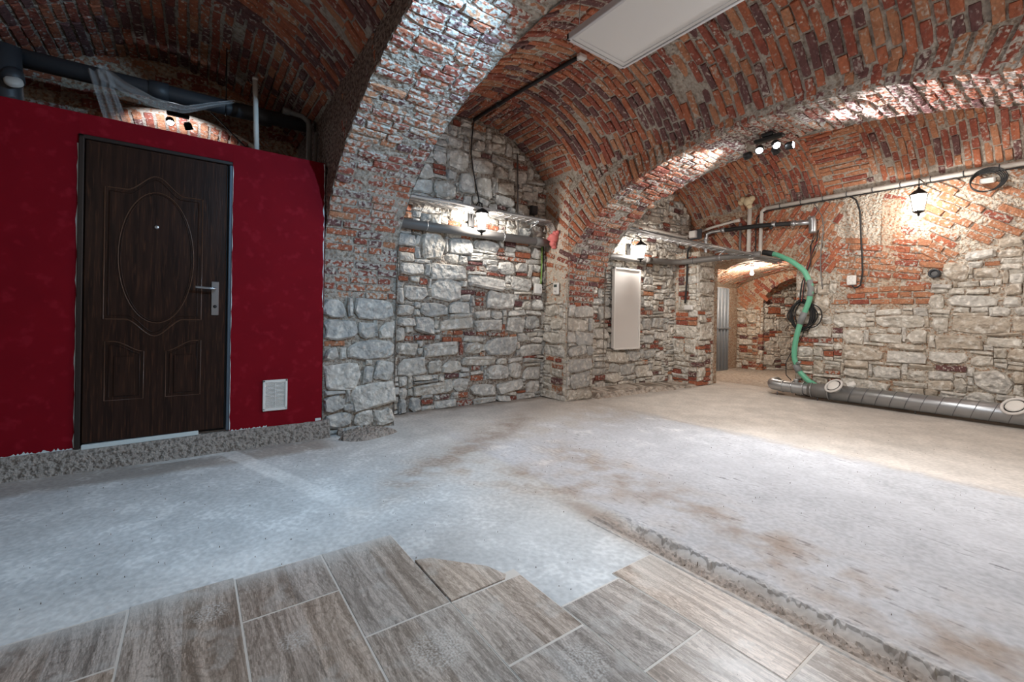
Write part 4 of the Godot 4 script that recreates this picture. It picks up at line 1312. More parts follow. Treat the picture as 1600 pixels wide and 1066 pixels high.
	for i in 19: put("slat", sl, M.white, v, Transform3D(Basis(Vector3.RIGHT, 0.5), Vector3(0, -0.0945 + i * 0.0105, 0.007)))
	put("centre_bar", block(Vector3(0.005, 0.2, 0.006), 0.001), M.white, v, T(Vector3(0, 0, 0.01)))

# ====================================================================== services
func spot(at: Vector3, dir: Vector3, ang: float, energy: float, col: Color, size := 0.03, blend := 0.3, parent: Node = self) -> void:
	var l := SpotLight3D.new()
	named(l, "lamp_beam", parent)
	l.position = at
	l.basis = Basis.looking_at(dir.normalized(), Vector3.UP if absf(dir.normalized().y) < 0.95 else Vector3.RIGHT)
	l.spot_angle = ang
	l.spot_range = 14.0
	l.spot_attenuation = 2.0
	l.spot_angle_attenuation = blend
	l.light_energy = energy
	l.light_color = col
	l.light_size = size
	l.shadow_enabled = true

func omni(at: Vector3, energy: float, col: Color, size := 0.05, parent: Node = self) -> void:
	var l := OmniLight3D.new()
	named(l, "lamp_glow", parent)
	l.position = at
	l.omni_range = 14.0
	l.omni_attenuation = 2.0
	l.light_energy = energy
	l.light_color = col
	l.light_size = size
	l.shadow_enabled = true

func spot_head(parent: Node, at: Vector3, dir: Vector3, energy: float, ang: float, col: Color) -> void:
	var b := Basis.looking_at(dir.normalized(), Vector3.RIGHT if absf(dir.normalized().y) > 0.9 else Vector3.UP)
	var t := Transform3D(b * Basis(Vector3.RIGHT, -PI / 2), at)
	var hd := put("spot_head", lathe([[0.0, -0.015], [0.02, -0.015], [0.032, 0.0], [0.034, 0.05], [0.029, 0.052], [0.027, 0.042]], 20), M.lantern, parent, t)
	put("lens", lathe([[0.0, 0.047], [0.028, 0.045]], 20), M.led, hd)
	spot(at + dir.normalized() * 0.062, dir, ang, energy, col, 0.025, 0.6, parent)

func build_bay_one_services() -> void:
	var p := thing("drain_pipe", "thick dark grey drain pipe crossing high above the red wall", "pipe")
	put("pipe", tube([Vector3(-1.3, 2.77, -0.5), Vector3(0.3, 2.78, -0.5), Vector3(0.86, 2.8, -0.5)], 0.062, 16), M.pvc_dark, p)
	for x in [-0.3, 0.42]: put("socket_collar", tube([Vector3(x, 2.775, -0.5), Vector3(x + 0.12, 2.778, -0.5)], 0.072, 16), M.pvc_dark, p)
	put("clamp", tube(ring(Vector3(0.2, 2.78, -0.5), Vector3(0, 0.066, 0), Vector3(0, 0, 0.066), 16), 0.006, 6, true), M.black, p)
	put("hanger", tube([Vector3(0.2, 2.84, -0.5), Vector3(0.2, 3.28, -0.5)], 0.005, 6), M.black, p)
	var q := thing("inspection_pipe", "dark pipe branch with a pale round cap at the top left of the red wall", "pipe")
	put("pipe", tube([Vector3(-1.03, 2.78, -0.4), Vector3(-1.02, 2.5, -0.4), Vector3(-1.0, 2.3, -0.42)], 0.075, 16), M.pvc_dark, q)
	put("branch", tube([Vector3(-1.0, 2.62, -0.4), Vector3(-0.97, 2.54, -0.3)], 0.055, 16), M.pvc_dark, q)
	put("cap", lathe([[0.0, 0.012], [0.034, 0.01], [0.044, 0.0], [0.045, -0.02]], 20), M.pvc_light, q, Transform3D(Basis(Vector3.RIGHT, 1.0), Vector3(-0.968, 2.53, -0.287)))
	put("tail", tube([Vector3(-1.0, 2.42, -0.36), Vector3(-0.86, 2.22, -0.34)], 0.04, 12), M.pvc, q)
	var r := thing("conduit", "thin pale conduit standing up behind the top of the red wall", "pipe")
	put("pipe", tube([Vector3(0.395, 2.3, -0.12), Vector3(0.375, 2.91, -0.12)], 0.019, 12), M.pvc_light, r)
	put("end_cap", tube([Vector3(0.3755, 2.905, -0.12), Vector3(0.375, 2.925, -0.12)], 0.021, 12), M.pvc_light, r)
	var e := thing("heating_pipe", "grey elbowed pipe dropping into the corner behind the red wall", "pipe")
	put("pipe", tube(curve([Vector3(0.6, 2.8, -0.3), Vector3(0.76, 2.79, -0.3), Vector3(0.81, 2.75, -0.3), Vector3(0.815, 2.6, -0.3), Vector3(0.82, 2.2, -0.3)], 0.03), 0.022, 12), M.pvc, e)
	put("coupling", tube([Vector3(0.6, 2.8, -0.3), Vector3(0.66, 2.798, -0.3)], 0.029, 12), M.pvc, e)
	var e2 := thing("heating_pipe", "short thin grey pipe nearest the arch behind the red wall", "pipe")
	put("pipe", tube([Vector3(0.865, 2.2, -0.3), Vector3(0.872, 2.66, -0.3)], 0.015, 10), M.pvc, e2)
	put("end_cap", tube([Vector3(0.8718, 2.655, -0.3), Vector3(0.8722, 2.675, -0.3)], 0.017, 10), M.pvc, e2)
	# plastic film slung over the drain pipe
	var f := thing("plastic_film", "crumpled translucent plastic film slung from the dark drain pipe", "film")
	put("hanging_tail", sheet(16, 14, func(a, b):
		var l := Vector3(-0.64, 2.78, -0.42).lerp(Vector3(-0.52, 2.36, -0.3), b)
		var rr := Vector3(-0.52, 2.8, -0.42).lerp(Vector3(-0.36, 2.36, -0.3), b)
		if b > 0.25: rr = rr.lerp(l, 0.12)
		var p2 := l.lerp(rr, a)
		return p2 + Vector3(0, 0, 0.022 * sin(a * 17.0 + b * 2.0) + 0.015 * noise3(p2 * 5.0)), false, false), M.film, f)
	put("swag", sheet(34, 8, func(a, b):
		var path := [Vector3(-0.58, 2.79, -0.42), Vector3(-0.42, 2.68, -0.38), Vector3(-0.26, 2.625, -0.36), Vector3(-0.08, 2.63, -0.36), Vector3(0.1, 2.73, -0.38), Vector3(0.26, 2.82, -0.42)]
		var t: float = a * 4.999
		var c: Vector3 = path[int(t)].lerp(path[int(t) + 1], t - int(t))
		var w := lerpf(0.11, 0.03, a)
		return c + Vector3(0, (b - 0.5) * w, 0.02 * sin(b * 13.0 + a * 6.0)), false, false), M.film, f)
	# track spot over the door
	var s := thing("spotlight", "small black two-headed spotlight glowing above the red wall", "lamp", Vector3(-0.17, 2.84, -1.24))
	put("bar", block(Vector3(0.17, 0.03, 0.05), 0.006), M.lantern, s, T(Vector3(0.03, 0.05, 0)))
	put("stem", tube([Vector3(0.03, 0.05, 0), Vector3(0.03, 0.12, -0.03)], 0.008, 8), M.lantern, s)
	spot_head(s, Vector3(-0.03, -0.02, 0.03), Vector3(0.1, -0.75, 0.55), 0.05, 40.0, Color(0.95, 0.97, 1.0))
	spot_head(s, Vector3(0.1, -0.02, 0.02), Vector3(0.35, -0.9, -0.4), 0.05, 60.0, Color(0.95, 0.97, 1.0))
	spot(Vector3(-0.17, 2.62, -1.5), Vector3(0, 0.85, -0.5), 75.0, 0.22, Color(0.95, 0.96, 1.0), 0.05, 0.6)
	var c := thing("cable", "thin black cable sagging behind the red wall to the pale conduit", "cable")
	put("cord", tube(curve([Vector3(-0.02, 3.06, -1.22), Vector3(0.08, 2.88, -0.9), Vector3(0.28, 2.5, -0.4), Vector3(0.38, 2.33, -0.2)]), 0.006, 6), M.rubber, c)

func lantern(label: String, at: Vector3, wall: Vector3, energy: float, hang: float) -> void:
	# black six-sided carriage lantern on an arm from the wall
	var o := thing("wall_lantern", label, "lamp", at, "carriage lanterns on the stone walls")
	var out := Transform3D(Basis(), Vector3.ZERO)
	put("roof", lathe([[0.0, 0.2], [0.012, 0.195], [0.016, 0.175], [0.045, 0.155], [0.05, 0.15], [0.088, 0.115], [0.09, 0.105], [0.0, 0.104]], 6, false), M.lantern, o)
	put("glass", lathe([[0.0, 0.1], [0.072, 0.1], [0.045, -0.075], [0.0, -0.075]], 6, false), M.bulb, o)
	for k in 6:
		var a := TAU * k / 6
		put("frame_bar", tube([Vector3(cos(a) * 0.078, 0.108, sin(a) * 0.078), Vector3(cos(a) * 0.049, -0.08, sin(a) * 0.049)], 0.004, 5), M.lantern, o)
	put("base", lathe([[0.0, -0.075], [0.052, -0.075], [0.054, -0.085], [0.03, -0.095], [0.012, -0.105], [0.014, -0.118], [0.004, -0.135], [0.0, -0.136]], 6, false), M.lantern, o)
	put("finial", lathe([[0.0, 0.235], [0.008, 0.225], [0.01, 0.215], [0.004, 0.2], [0.0, 0.195]], 8), M.lantern, o)
	var w := wall - at
	if hang > 0.0:
		put("hanging_rod", tube([Vector3(0, 0.2, 0), Vector3(0, hang, 0)], 0.005, 6), M.lantern, o)
		put("arm", tube([Vector3(0, hang, 0), Vector3(w.x, hang, w.z)], 0.006, 6), M.lantern, o)
	else:
		put("arm", tube(curve([Vector3(w.x, 0.06, w.z), Vector3(w.x * 0.7, 0.21, w.z * 0.7), Vector3(w.x * 0.3, 0.26, w.z * 0.3), Vector3(0, 0.22, 0)], 0.02), 0.008, 8), M.lantern, o)
		var n := Vector3(-w.x, 0, -w.z).normalized()
		put("wall_plate", block(Vector3(0.09, 0.17, 0.02), 0.008), M.lantern, o, Transform3D(frame_of(Vector3.UP.cross(n), n), Vector3(w.x, 0.08, w.z)))
	omni(Vector3(0, 0.03, 0), energy, Color(1.0, 0.975, 0.945), 0.04, o)

func tray(label: String, a: Vector3, b: Vector3, up: Vector3, wide: float, sd: int, brackets: Array, wall: Vector3) -> void:
	var o := thing("cable_tray", label, "cable tray")
	var d := (b - a).normalized()
	var side := d.cross(up).normalized()
	# mesh basket: two long wires each side, cross wires
	for k in 5:
		var off := side * (k / 4.0 - 0.5) * wide
		put("wire", tube([a + off, b + off], 0.0026, 5), M.galv, o)
	for k in 2:
		var off := side * (k - 0.5) * wide + up * 0.035
		put("wire", tube([a + off, b + off], 0.0026, 5), M.galv, o)
	var n := int(a.distance_to(b) / 0.1)
	var rung := tube([-side * wide * 0.5 + up * 0.035, -side * wide * 0.5, side * wide * 0.5, side * wide * 0.5 + up * 0.035], 0.003, 5)
	for i in n + 1: put("cross_wire", rung, M.galv, o, T(a.lerp(b, i / float(n))))
	for k in brackets:
		var p := a.lerp(b, k)
		var w := wall * (p - a).dot(wall.normalized()) * 0.0
		put("bracket", joined([[tube([p - up * 0.012 + side * wide * 0.5, p - up * 0.012 - side * wide * 0.55], 0.012, 4), T(w)], [tube([p - up * 0.014 + side * wide * 0.45, p - up * 0.1 - side * wide * 0.52], 0.009, 4), T(w)]]), M.galv, o)
	var r := RandomNumberGenerator.new()
	r.seed = sd
	for k in 13:
		var pts := []
		var o0 := (k / 12.0 - 0.5) * wide * 0.95
		var m := int(a.distance_to(b) / 0.25) + 1
		for i in m + 1: pts.append(a.lerp(b, i / float(m)) + side * (o0 + r.randf_range(-0.012, 0.012)) + up * (0.014 + r.randf_range(0.0, 0.02)))
		put("cable", tube(curve(pts, 0.08), r.randf_range(0.009, 0.016), 6), [M.cable_grey, M.cable_grey, M.pvc, M.panel_edge, M.pvc_light][r.randi() % 5], o)

func blob(called: String, label: String, at: Vector3, lumps: Array, m: Material) -> void:
	# foamed lump: overlapping swollen balls in one mass
	var o := thing(called, label, "foam", at)
	var all := []
	for l in lumps:
		var c: Vector3 = l[0]
		all.append([sheet(14, 10, func(a, b):
			var th: float = PI * b
			var ph: float = TAU * a
			var d := Vector3(sin(th) * cos(ph), cos(th), sin(th) * sin(ph))
			return c + d * l[1] * (1.0 + 0.22 * nz2.get_noise_3dv(at + c + d * 0.06)), false, false), Transform3D()])
	put("mass", joined(all), m, o)

func build_bay_two_services() -> void:
	var p := thing("drain_pipe", "long grey drain pipe along the stone wall under the first lantern", "pipe")
	put("pipe", tube([Vector3(1.56, 2.0, -0.4), Vector3(3.74, 2.02, -0.4)], 0.05, 16), M.pvc, p)
	put("socket_collar", tube([Vector3(3.5, 2.018, -0.4), Vector3(3.62, 2.019, -0.4)], 0.057, 16), M.pvc, p)
	for x in [2.0, 3.0]: put("clamp", tube(ring(Vector3(x, 2.008, -0.4), Vector3(0, 0.053, 0), Vector3(0, 0, 0.053), 16), 0.005, 6, true), M.galv, p)
	lantern("black carriage lantern lit on the stone wall nearest the red wall", Vector3(2.6, 2.09, -0.24), Vector3(2.6, 2.09, -0.47), 0.36, 0.0)
	tray("wire cable tray full of grey cables above the nearer long drain pipe", Vector3(1.56, 2.235, -0.33), Vector3(3.62, 2.24, -0.33), Vector3.UP, 0.2, 5, [0.54, 0.9], Vector3(0, 0, -1))
	var t := thing("cable_bundle", "bundle of grey cables bending from the tray into the pink foam", "cable")
	for k in 5: put("cable", tube(curve([Vector3(3.55, 2.26, -0.4 + k * 0.03), Vector3(3.66, 2.25, -0.38 + k * 0.03), Vector3(3.72, 2.2, -0.36 + k * 0.02), Vector3(3.75, 2.12, -0.33 + k * 0.012)], 0.03), 0.009, 6), M.cable_grey, t)
	blob("foam_lump", "pink foam lump plugging the cable hole at the arch", Vector3(3.72, 2.05, -0.29), [[Vector3(0, 0.02, 0), 0.065], [Vector3(0, 0.07, 0.03), 0.04], [Vector3(-0.01, -0.05, 0.0), 0.045], [Vector3(0, -0.09, 0.005), 0.032], [Vector3(-0.02, 0.02, -0.05), 0.035], [Vector3(0, 0.09, 0.07), 0.022]], M.pink)
	var c := thing("cable", "black cable hanging from the vault down the stone wall to the lantern", "cable")
	put("cord", tube(curve([Vector3(2.6, 3.33, -0.44), Vector3(2.575, 3.1, -0.445), Vector3(2.57, 2.94, -0.445), Vector3(2.6, 2.75, -0.445), Vector3(2.64, 2.58, -0.445), Vector3(2.69, 2.36, -0.44), Vector3(2.63, 2.2, -0.44)]), 0.007, 6), M.rubber, c)
	var r := thing("conduit", "slim vertical grey conduit on the upper stone wall beside the tray", "pipe")
	put("pipe", tube([Vector3(3.23, 3.08, -0.44), Vector3(3.26, 2.06, -0.44)], 0.011, 8), M.pvc, r)
	put("coupling", tube([Vector3(3.249, 2.7, -0.44), Vector3(3.251, 2.64, -0.44)], 0.015, 8), M.pvc_dark, r)
	put("clamp", tube(ring(Vector3(3.258, 2.2, -0.44), Vector3(0.014, 0, 0), Vector3(0, 0, 0.014), 10), 0.003, 5, true), M.pvc_dark, r)
	var j := thing("junction_box", "small grey junction box on the wall above the tray end", "junction box", Vector3(3.5, 2.42, -0.44))
	put("box", block(Vector3(0.09, 0.11, 0.05), 0.006), M.pvc_dark, j)
	put("lid", block(Vector3(0.086, 0.104, 0.008), 0.003), M.pvc_dark, j, T(Vector3(0, 0, 0.029)))
	put("gland", tube([Vector3(0.01, -0.055, 0), Vector3(0.012, -0.1, 0)], 0.012, 8), M.pvc, j)
	# controls at the pier
	var b := thing("switch_box", "small white control box on the stone wall beside the thermostat pier", "switch", Vector3(3.6, 1.42, -0.45))
	put("case", block(Vector3(0.12, 0.13, 0.05), 0.012), M.white, b)
	put("button", block(Vector3(0.026, 0.034, 0.01), 0.004), M.panel_edge, b, T(Vector3(0.02, 0.0, 0.028)))
	var th := thing("thermostat", "white thermostat with a small display on the plastered pier", "thermostat", Vector3(3.73, 1.42, -0.24))
	var tb := Basis(Vector3.BACK, Vector3.UP, Vector3.LEFT)
	put("case", block(Vector3(0.1, 0.15, 0.03), 0.008), M.white, th, Transform3D(tb, Vector3.ZERO))
	put("display", block(Vector3(0.055, 0.035, 0.004), 0.001), M.disp, th, Transform3D(tb, Vector3(-0.0165, 0.035, 0)))
	put("dial", lathe([[0.0, 0.006], [0.012, 0.006], [0.014, 0.0]], 14), M.panel_edge, th, Transform3D(Basis(Vector3.BACK, PI / 2), Vector3(-0.016, -0.03, 0)))
	var w := thing("cable", "thin green and grey cable dropping from the drain pipe to the control box", "cable")
	put("sheath", tube(curve([Vector3(3.66, 1.98, -0.45), Vector3(3.66, 1.7, -0.45), Vector3(3.65, 1.48, -0.45)]), 0.009, 6), M.earth, w)
	put("sheath", tube(curve([Vector3(3.69, 2.0, -0.46), Vector3(3.7, 1.7, -0.46), Vector3(3.68, 1.46, -0.46)]), 0.006, 6), M.rubber, w)
	var w2 := thing("cable", "short looped cable joining the control box and the thermostat", "cable")
	put("cord", tube(curve([Vector3(3.65, 1.44, -0.43), Vector3(3.69, 1.45, -0.4), Vector3(3.73, 1.49, -0.32), Vector3(3.735, 1.48, -0.26)], 0.02), 0.005, 6), M.rubber, w2)

func build_bay_three_services() -> void:
	# upright infrared panel
	var p := thing("infrared_heater", "upright white infrared heating panel on the far stone wall", "heater", Vector3(5.2, 1.2, -0.32))
	put("frame", joined([[block(Vector3(0.6, 0.026, 0.05), 0.004), T(Vector3(0, 0.587, 0))], [block(Vector3(0.6, 0.026, 0.05), 0.004), T(Vector3(0, -0.587, 0))], [block(Vector3(0.026, 1.2, 0.05), 0.004), T(Vector3(-0.287, 0, 0))], [block(Vector3(0.026, 1.2, 0.05), 0.004), T(Vector3(0.287, 0, 0))]]), M.white, p)
	put("face", block(Vector3(0.555, 1.155, 0.02), 0.002), M.panel, p, T(Vector3(0, 0, -0.004)))
	put("hook", tube([Vector3(-0.05, 0.6, -0.03), Vector3(0.0, 0.64, -0.05), Vector3(0.05, 0.6, -0.03)], 0.005, 6), M.galv, p)
	lantern("black carriage lantern lit above the upright white heating panel", Vector3(5.29, 2.02, -0.15), Vector3(5.29, 2.02, -0.37), 0.32, 0.0)
	tray("wire cable tray sloping down past the passage opening", Vector3(4.75, 2.29, -0.1), Vector3(6.9, 1.9, 1.05), Vector3.UP, 0.2, 9, [0.1, 0.62], Vector3(0, 0, -1))
	var d := thing("drain_pipe", "grey drain pipe bending from the far stone wall over the passage", "pipe")
	put("pipe", tube(curve([Vector3(4.5, 1.93, -0.28), Vector3(5.6, 1.96, -0.28), Vector3(6.25, 1.985, -0.28), Vector3(6.4, 1.99, -0.2), Vector3(6.41, 1.995, 0.2), Vector3(6.42, 2.0, 0.6), Vector3(6.5, 2.0, 0.98)], 0.06), 0.045, 14), M.pvc, d)
	for q in [Vector3(6.41, 1.993, 0.0), Vector3(6.415, 1.998, 0.45)]: put("clamp", tube(ring(q, Vector3(0.05, 0, 0), Vector3(0, 0.05, 0), 16), 0.006, 6, true), M.galv, d)
	put("socket_collar", tube([Vector3(5.55, 1.957, -0.28), Vector3(5.68, 1.962, -0.28)], 0.053, 14), M.pvc, d)
	var u := thing("conduit", "grey pipe running round the corner above the sloping tray", "pipe")
	put("pipe", tube(curve([Vector3(5.2, 2.47, -0.3), Vector3(6.1, 2.45, -0.3), Vector3(6.62, 2.44, -0.28), Vector3(6.78, 2.5, -0.2), Vector3(6.78, 2.56, 0.1), Vector3(6.78, 2.6, 0.5)], 0.06), 0.02, 10), M.pvc_light, u)
	put("coupling", tube([Vector3(6.78, 2.598, 0.45), Vector3(6.78, 2.602, 0.54)], 0.027, 10), M.pvc_light, u)
	put("coupling", tube([Vector3(5.52, 2.463, -0.3), Vector3(5.66, 2.46, -0.3)], 0.026, 10), M.pvc_light, u)
	var j := thing("junction_box", "small white junction box high in the corner beside the passage", "junction box", Vector3(6.62, 2.46, -0.14))
	var jb := Basis(Vector3.BACK, Vector3.UP, Vector3.LEFT)
	put("box", block(Vector3(0.12, 0.12, 0.06), 0.008), M.panel_edge, j, Transform3D(jb, Vector3.ZERO))
	put("lid", block(Vector3(0.1, 0.1, 0.01), 0.004), M.white, j, Transform3D(jb, Vector3(-0.033, 0, 0)))
	put("backplate", block(Vector3(0.2, 0.16, 0.02), 0.004), M.pvc_dark, j, Transform3D(jb, Vector3(0.04, 0, 0.03)))
	var c := thing("cable", "black cable running down the short wall to the white socket", "cable")
	put("cord", tube(curve([Vector3(6.38, 2.22, -0.02), Vector3(6.42, 2.18, -0.1), Vector3(6.455, 2.05, -0.13), Vector3(6.455, 1.68, -0.135), Vector3(6.455, 1.45, -0.15), Vector3(6.455, 1.32, -0.16)]), 0.016, 8), M.rubber, c)
	var s := thing("wall_socket", "white surface socket on the short wall beside the passage", "socket", Vector3(6.46, 1.25, -0.1))
	put("case", block(Vector3(0.15, 0.08, 0.05), 0.014), M.white, s, Transform3D(jb, Vector3.ZERO))
	put("cover", block(Vector3(0.12, 0.055, 0.008), 0.004), M.panel, s, Transform3D(jb, Vector3(-0.028, 0, 0)))
	# metal door standing open in the passage room
	var m := thing("door_2", "grey ribbed steel door standing open in the passage room", "door", Vector3(8.95, 0, -0.93), "", "structure")
	var steel := std(Color8(150, 156, 162), 0.5, 0.35)
	put("leaf", block(Vector3(0.68, 1.75, 0.03), 0.004), steel, m, T(Vector3(0, 0.88, 0)))
	for i in 5: put("rib", tube([Vector3(-0.27 + i * 0.135, 0.03, 0.025), Vector3(-0.27 + i * 0.135, 1.73, 0.025)], 0.022, 8), steel, m)
	put("rail", block(Vector3(0.5, 0.03, 0.02), 0.004), steel, m, T(Vector3(0.08, 0.9, 0.05)))
	put("post", block(Vector3(0.05, 1.8, 0.06), 0.004), M.pvc_dark, m, T(Vector3(-0.37, 0.9, 0)))
	var b := thing("bulb", "bare bulb glowing under the passage room ceiling", "lamp", Vector3(8.5, 1.96, -0.08))
	put("glass_bulb", lathe([[0.0, -0.045], [0.025, -0.035], [0.034, -0.01], [0.028, 0.015], [0.016, 0.03], [0.0, 0.031]], 16), M.bulb, b)
	put("holder", lathe([[0.0, 0.03], [0.019, 0.03], [0.021, 0.07], [0.04, 0.075], [0.042, 0.1], [0.0, 0.101]], 16), M.white, b)
	omni(Vector3(0, -0.005, 0), 0.55, Color(1.0, 0.955, 0.89), 0.035, b)
	b.get_node("lamp_glow").light_energy = 0.75

func build_back_wall_services() -> void:
	var x := 6.93
	var c := thing("conduit", "long pale conduit under the vault edge above the third lantern", "pipe")
	put("pipe", tube([Vector3(x, 2.745, 0.86), Vector3(x, 2.735, 2.4), Vector3(x, 2.715, 4.5)], 0.028, 12), M.pvc_light, c)
	put("elbow", tube(curve([Vector3(x, 2.745, 0.9), Vector3(x, 2.74, 0.83), Vector3(x, 2.7, 0.795), Vector3(x, 2.6, 0.79), Vector3(x, 2.06, 0.78)], 0.03), 0.026, 12), M.pvc_light, c)
	for i in 13: put("clip", tube(ring(Vector3(x, 2.743 - 0.0075 * i * 0.28, 1.05 + i * 0.27), Vector3(0.031, 0, 0), Vector3(0, 0.031, 0), 12), 0.005, 5, true), M.pvc_dark, c)
	var c2 := thing("cable", "black cable strapped along the underside of the long pale conduit", "cable")
	put("cord", tube(curve([Vector3(x - 0.02, 2.06, 0.72), Vector3(x - 0.02, 2.6, 0.725), Vector3(x - 0.01, 2.68, 0.76), Vector3(x, 2.705, 0.9), Vector3(x, 2.695, 2.4), Vector3(x, 2.675, 4.5)], 0.08), 0.009, 8), M.rubber, c2)
	var f := thing("vent_pipe", "cream foam-topped pipe rising beside the passage to the vault", "pipe")
	put("pipe", tube([Vector3(6.86, 2.05, 0.64), Vector3(6.86, 2.82, 0.65)], 0.03, 12), M.pvc_light, f)
	put("collar", tube([Vector3(6.86, 2.05, 0.64), Vector3(6.86, 2.12, 0.641)], 0.036, 12), M.pvc_light, f)
	blob("foam_lump", "cream foam lump at the top of the riser pipe by the passage", Vector3(6.83, 2.88, 0.64), [[Vector3(0, 0, 0), 0.07], [Vector3(0, 0.04, -0.07), 0.05], [Vector3(0, 0.0, -0.11), 0.045], [Vector3(0, 0.03, 0.05), 0.045], [Vector3(0, -0.08, 0.02), 0.04]], M.foam)
	var k := thing("heating_pipe", "black insulated pipe with metal fittings crossing above the passage", "pipe")
	put("pipe", tube(curve([Vector3(6.8, 2.03, -0.02), Vector3(6.8, 2.4, -0.02), Vector3(6.8, 2.47, 0.0), Vector3(6.8, 2.49, 0.08), Vector3(6.8, 2.49, 0.27)], 0.03), 0.028, 12), M.galv, k)
	put("insulation", tube([Vector3(6.8, 2.49, 0.24), Vector3(6.8, 2.47, 0.85), Vector3(6.8, 2.43, 1.3)], 0.032, 12), M.rubber, k)
	put("end_pipe", tube([Vector3(6.8, 2.43, 1.25), Vector3(6.8, 2.41, 1.5)], 0.036, 12), M.galv, k)
	put("tee", tube(curve([Vector3(6.8, 2.48, 1.5), Vector3(6.8, 2.42, 1.515), Vector3(6.79, 2.26, 1.52)], 0.03), 0.045, 14), M.galv, k)
	for q in [Vector3(6.8, 2.49, 0.25), Vector3(6.8, 2.43, 1.26), Vector3(6.8, 2.462, 1.0)]: put("union_nut", tube([q, q + Vector3(0, -0.001, 0.05)], 0.043, 8), M.galv, k)
	put("valve_lever", tube([Vector3(6.79, 2.36, -0.12), Vector3(6.77, 2.37, 0.03)], 0.009, 6), M.galv, k)
	put("valve_knob", lathe([[0.0, 0.02], [0.025, 0.018], [0.028, 0.0], [0.01, -0.03]], 12), M.black, k, T(Vector3(6.77, 2.41, 1.0)))
	var g := thing("riser_pipe", "thin grey upright pipe left of the foam-topped riser", "pipe")
	put("pipe", tube([Vector3(6.88, 2.08, 0.5), Vector3(6.88, 2.56, 0.5)], 0.018, 10), M.pvc, g)
	put("coupling", tube([Vector3(6.88, 2.5, 0.5), Vector3(6.88, 2.57, 0.5)], 0.024, 10), M.pvc, g)
	# bunch of thin cables falling from the tee to the coil
	var b := thing("cable_bunch", "bunch of thin black cables falling from the metal tee to the coil", "cable")
	for i in 5:
		var o := rng.randf_range(-0.03, 0.03)
		put("cord", tube(curve([Vector3(6.86, 2.35 - 0.05 * i, 1.56 + o), Vector3(6.88, 2.1, 1.52 + o * 2.0), Vector3(6.88, 1.85, 1.44 - o), Vector3(6.87, 1.6, 1.40 + o), Vector3(6.86, 1.33, 1.38 + o)]), 0.006, 6), M.rubber if i < 4 else std(Color8(150, 50, 40), 0.6), b)
	var co := thing("cable_coil", "big loose coil of black cable hanging beside the green hose", "cable", Vector3(6.94, 1.14, 1.37))
	for i in 9:
		var pts := []
		var ry := 0.19 + rng.randf_range(-0.03, 0.03)
		var rz := 0.165 + rng.randf_range(-0.05, 0.05)
		var cz := rng.randf_range(-0.03, 0.05)
		for n in 32:
			var a := TAU * n / 32
			pts.append(Vector3(-0.02 - 0.007 * i + 0.012 * sin(a * 2.0 + i), -0.0 + ry * cos(a) + 0.012 * sin(3.0 * a + i), cz + rz * sin(a)))
		put("loop", tube(pts, 0.008, 6, true), M.rubber, co)
	put("tail", tube(curve([Vector3(0, -0.16, 0.02), Vector3(-0.02, -0.3, 0.0), Vector3(-0.03, -0.5, -0.12), Vector3(-0.04, -0.68, -0.2), Vector3(-0.05, -0.86, -0.19), Vector3(-0.1, -0.92, -0.1)]), 0.006, 6), M.rubber, co)
	# green hose
	var h := thing("hose", "translucent green hose curving down the wall to the silver duct", "hose")
	put("hose_body", tube(curve([Vector3(6.8, 2.06, 0.92), Vector3(6.8, 2.01, 1.08), Vector3(6.8, 1.91, 1.25), Vector3(6.8, 1.74, 1.43), Vector3(6.8, 1.56, 1.505), Vector3(6.8, 1.34, 1.49), Vector3(6.8, 1.08, 1.4), Vector3(6.8, 0.81, 1.335), Vector3(6.8, 0.54, 1.315), Vector3(6.8, 0.36, 1.38), Vector3(6.79, 0.25, 1.49), Vector3(6.76, 0.19, 1.61)], 0.05), 0.034, 14), M.green, h)
	put("tape", tube(curve([Vector3(6.8, 1.62, 1.488), Vector3(6.8, 1.5, 1.508), Vector3(6.8, 1.4, 1.498)], 0.03), 0.037, 14), M.tape, h)
	put("tape", tube([Vector3(6.8, 1.18, 1.435), Vector3(6.8, 1.02, 1.381)], 0.041, 14), M.tape, h)
	put("clamp", tube([Vector3(6.8, 0.45, 1.335), Vector3(6.8, 0.36, 1.38)], 0.045, 14), M.tape, h)
	put("end_cuff", tube([Vector3(6.8, 2.07, 0.88), Vector3(6.8, 2.03, 1.02)], 0.041, 14), M.rubber, h)
	put("tie", tube([Vector3(6.78, 0.47, 1.36), Vector3(6.72, 0.5, 1.42)], 0.02, 8), M.galv, h)
	# duct on the floor
	var d := thing("duct", "silver spiral ventilation duct lying along the foot of the back wall", "duct")
	var cx := 6.76
	var y := 0.135
	put("pipe", tube([Vector3(cx, y, 1.75), Vector3(cx, y, 4.5)], 0.1, 28), M.galv, d)
	put("reducer", tube([Vector3(cx, y, 1.52), Vector3(cx, y, 1.8)], 0.092, 28), M.pvc, d)
	put("elbow", tube(curve([Vector3(7.02, y + 0.015, 1.0), Vector3(6.9, y + 0.012, 1.01), Vector3(6.79, y + 0.008, 1.06), Vector3(cx, y, 1.18), Vector3(cx, y, 1.55)], 0.03), 0.078, 22), M.galv, d)
	var seam := tube(ring(Vector3.ZERO, Vector3(0.101, 0, 0), Vector3(0, 0.1, 0.035), 32), 0.003, 5, true)
	var zz := 2.0
	while zz < 4.4:
		put("spiral_seam", seam, M.galv_seam, d, T(Vector3(cx, y, zz)))
		zz += 0.135
	for q in [[1.2, 0.081], [1.32, 0.081], [1.46, 0.087], [1.56, 0.096], [1.76, 0.104]]:
		put("joint_band", tube(ring(Vector3(cx, y, q[0]), Vector3(q[1], 0, 0), Vector3(0, q[1], 0), 28), 0.007, 6, true), M.galv, d)
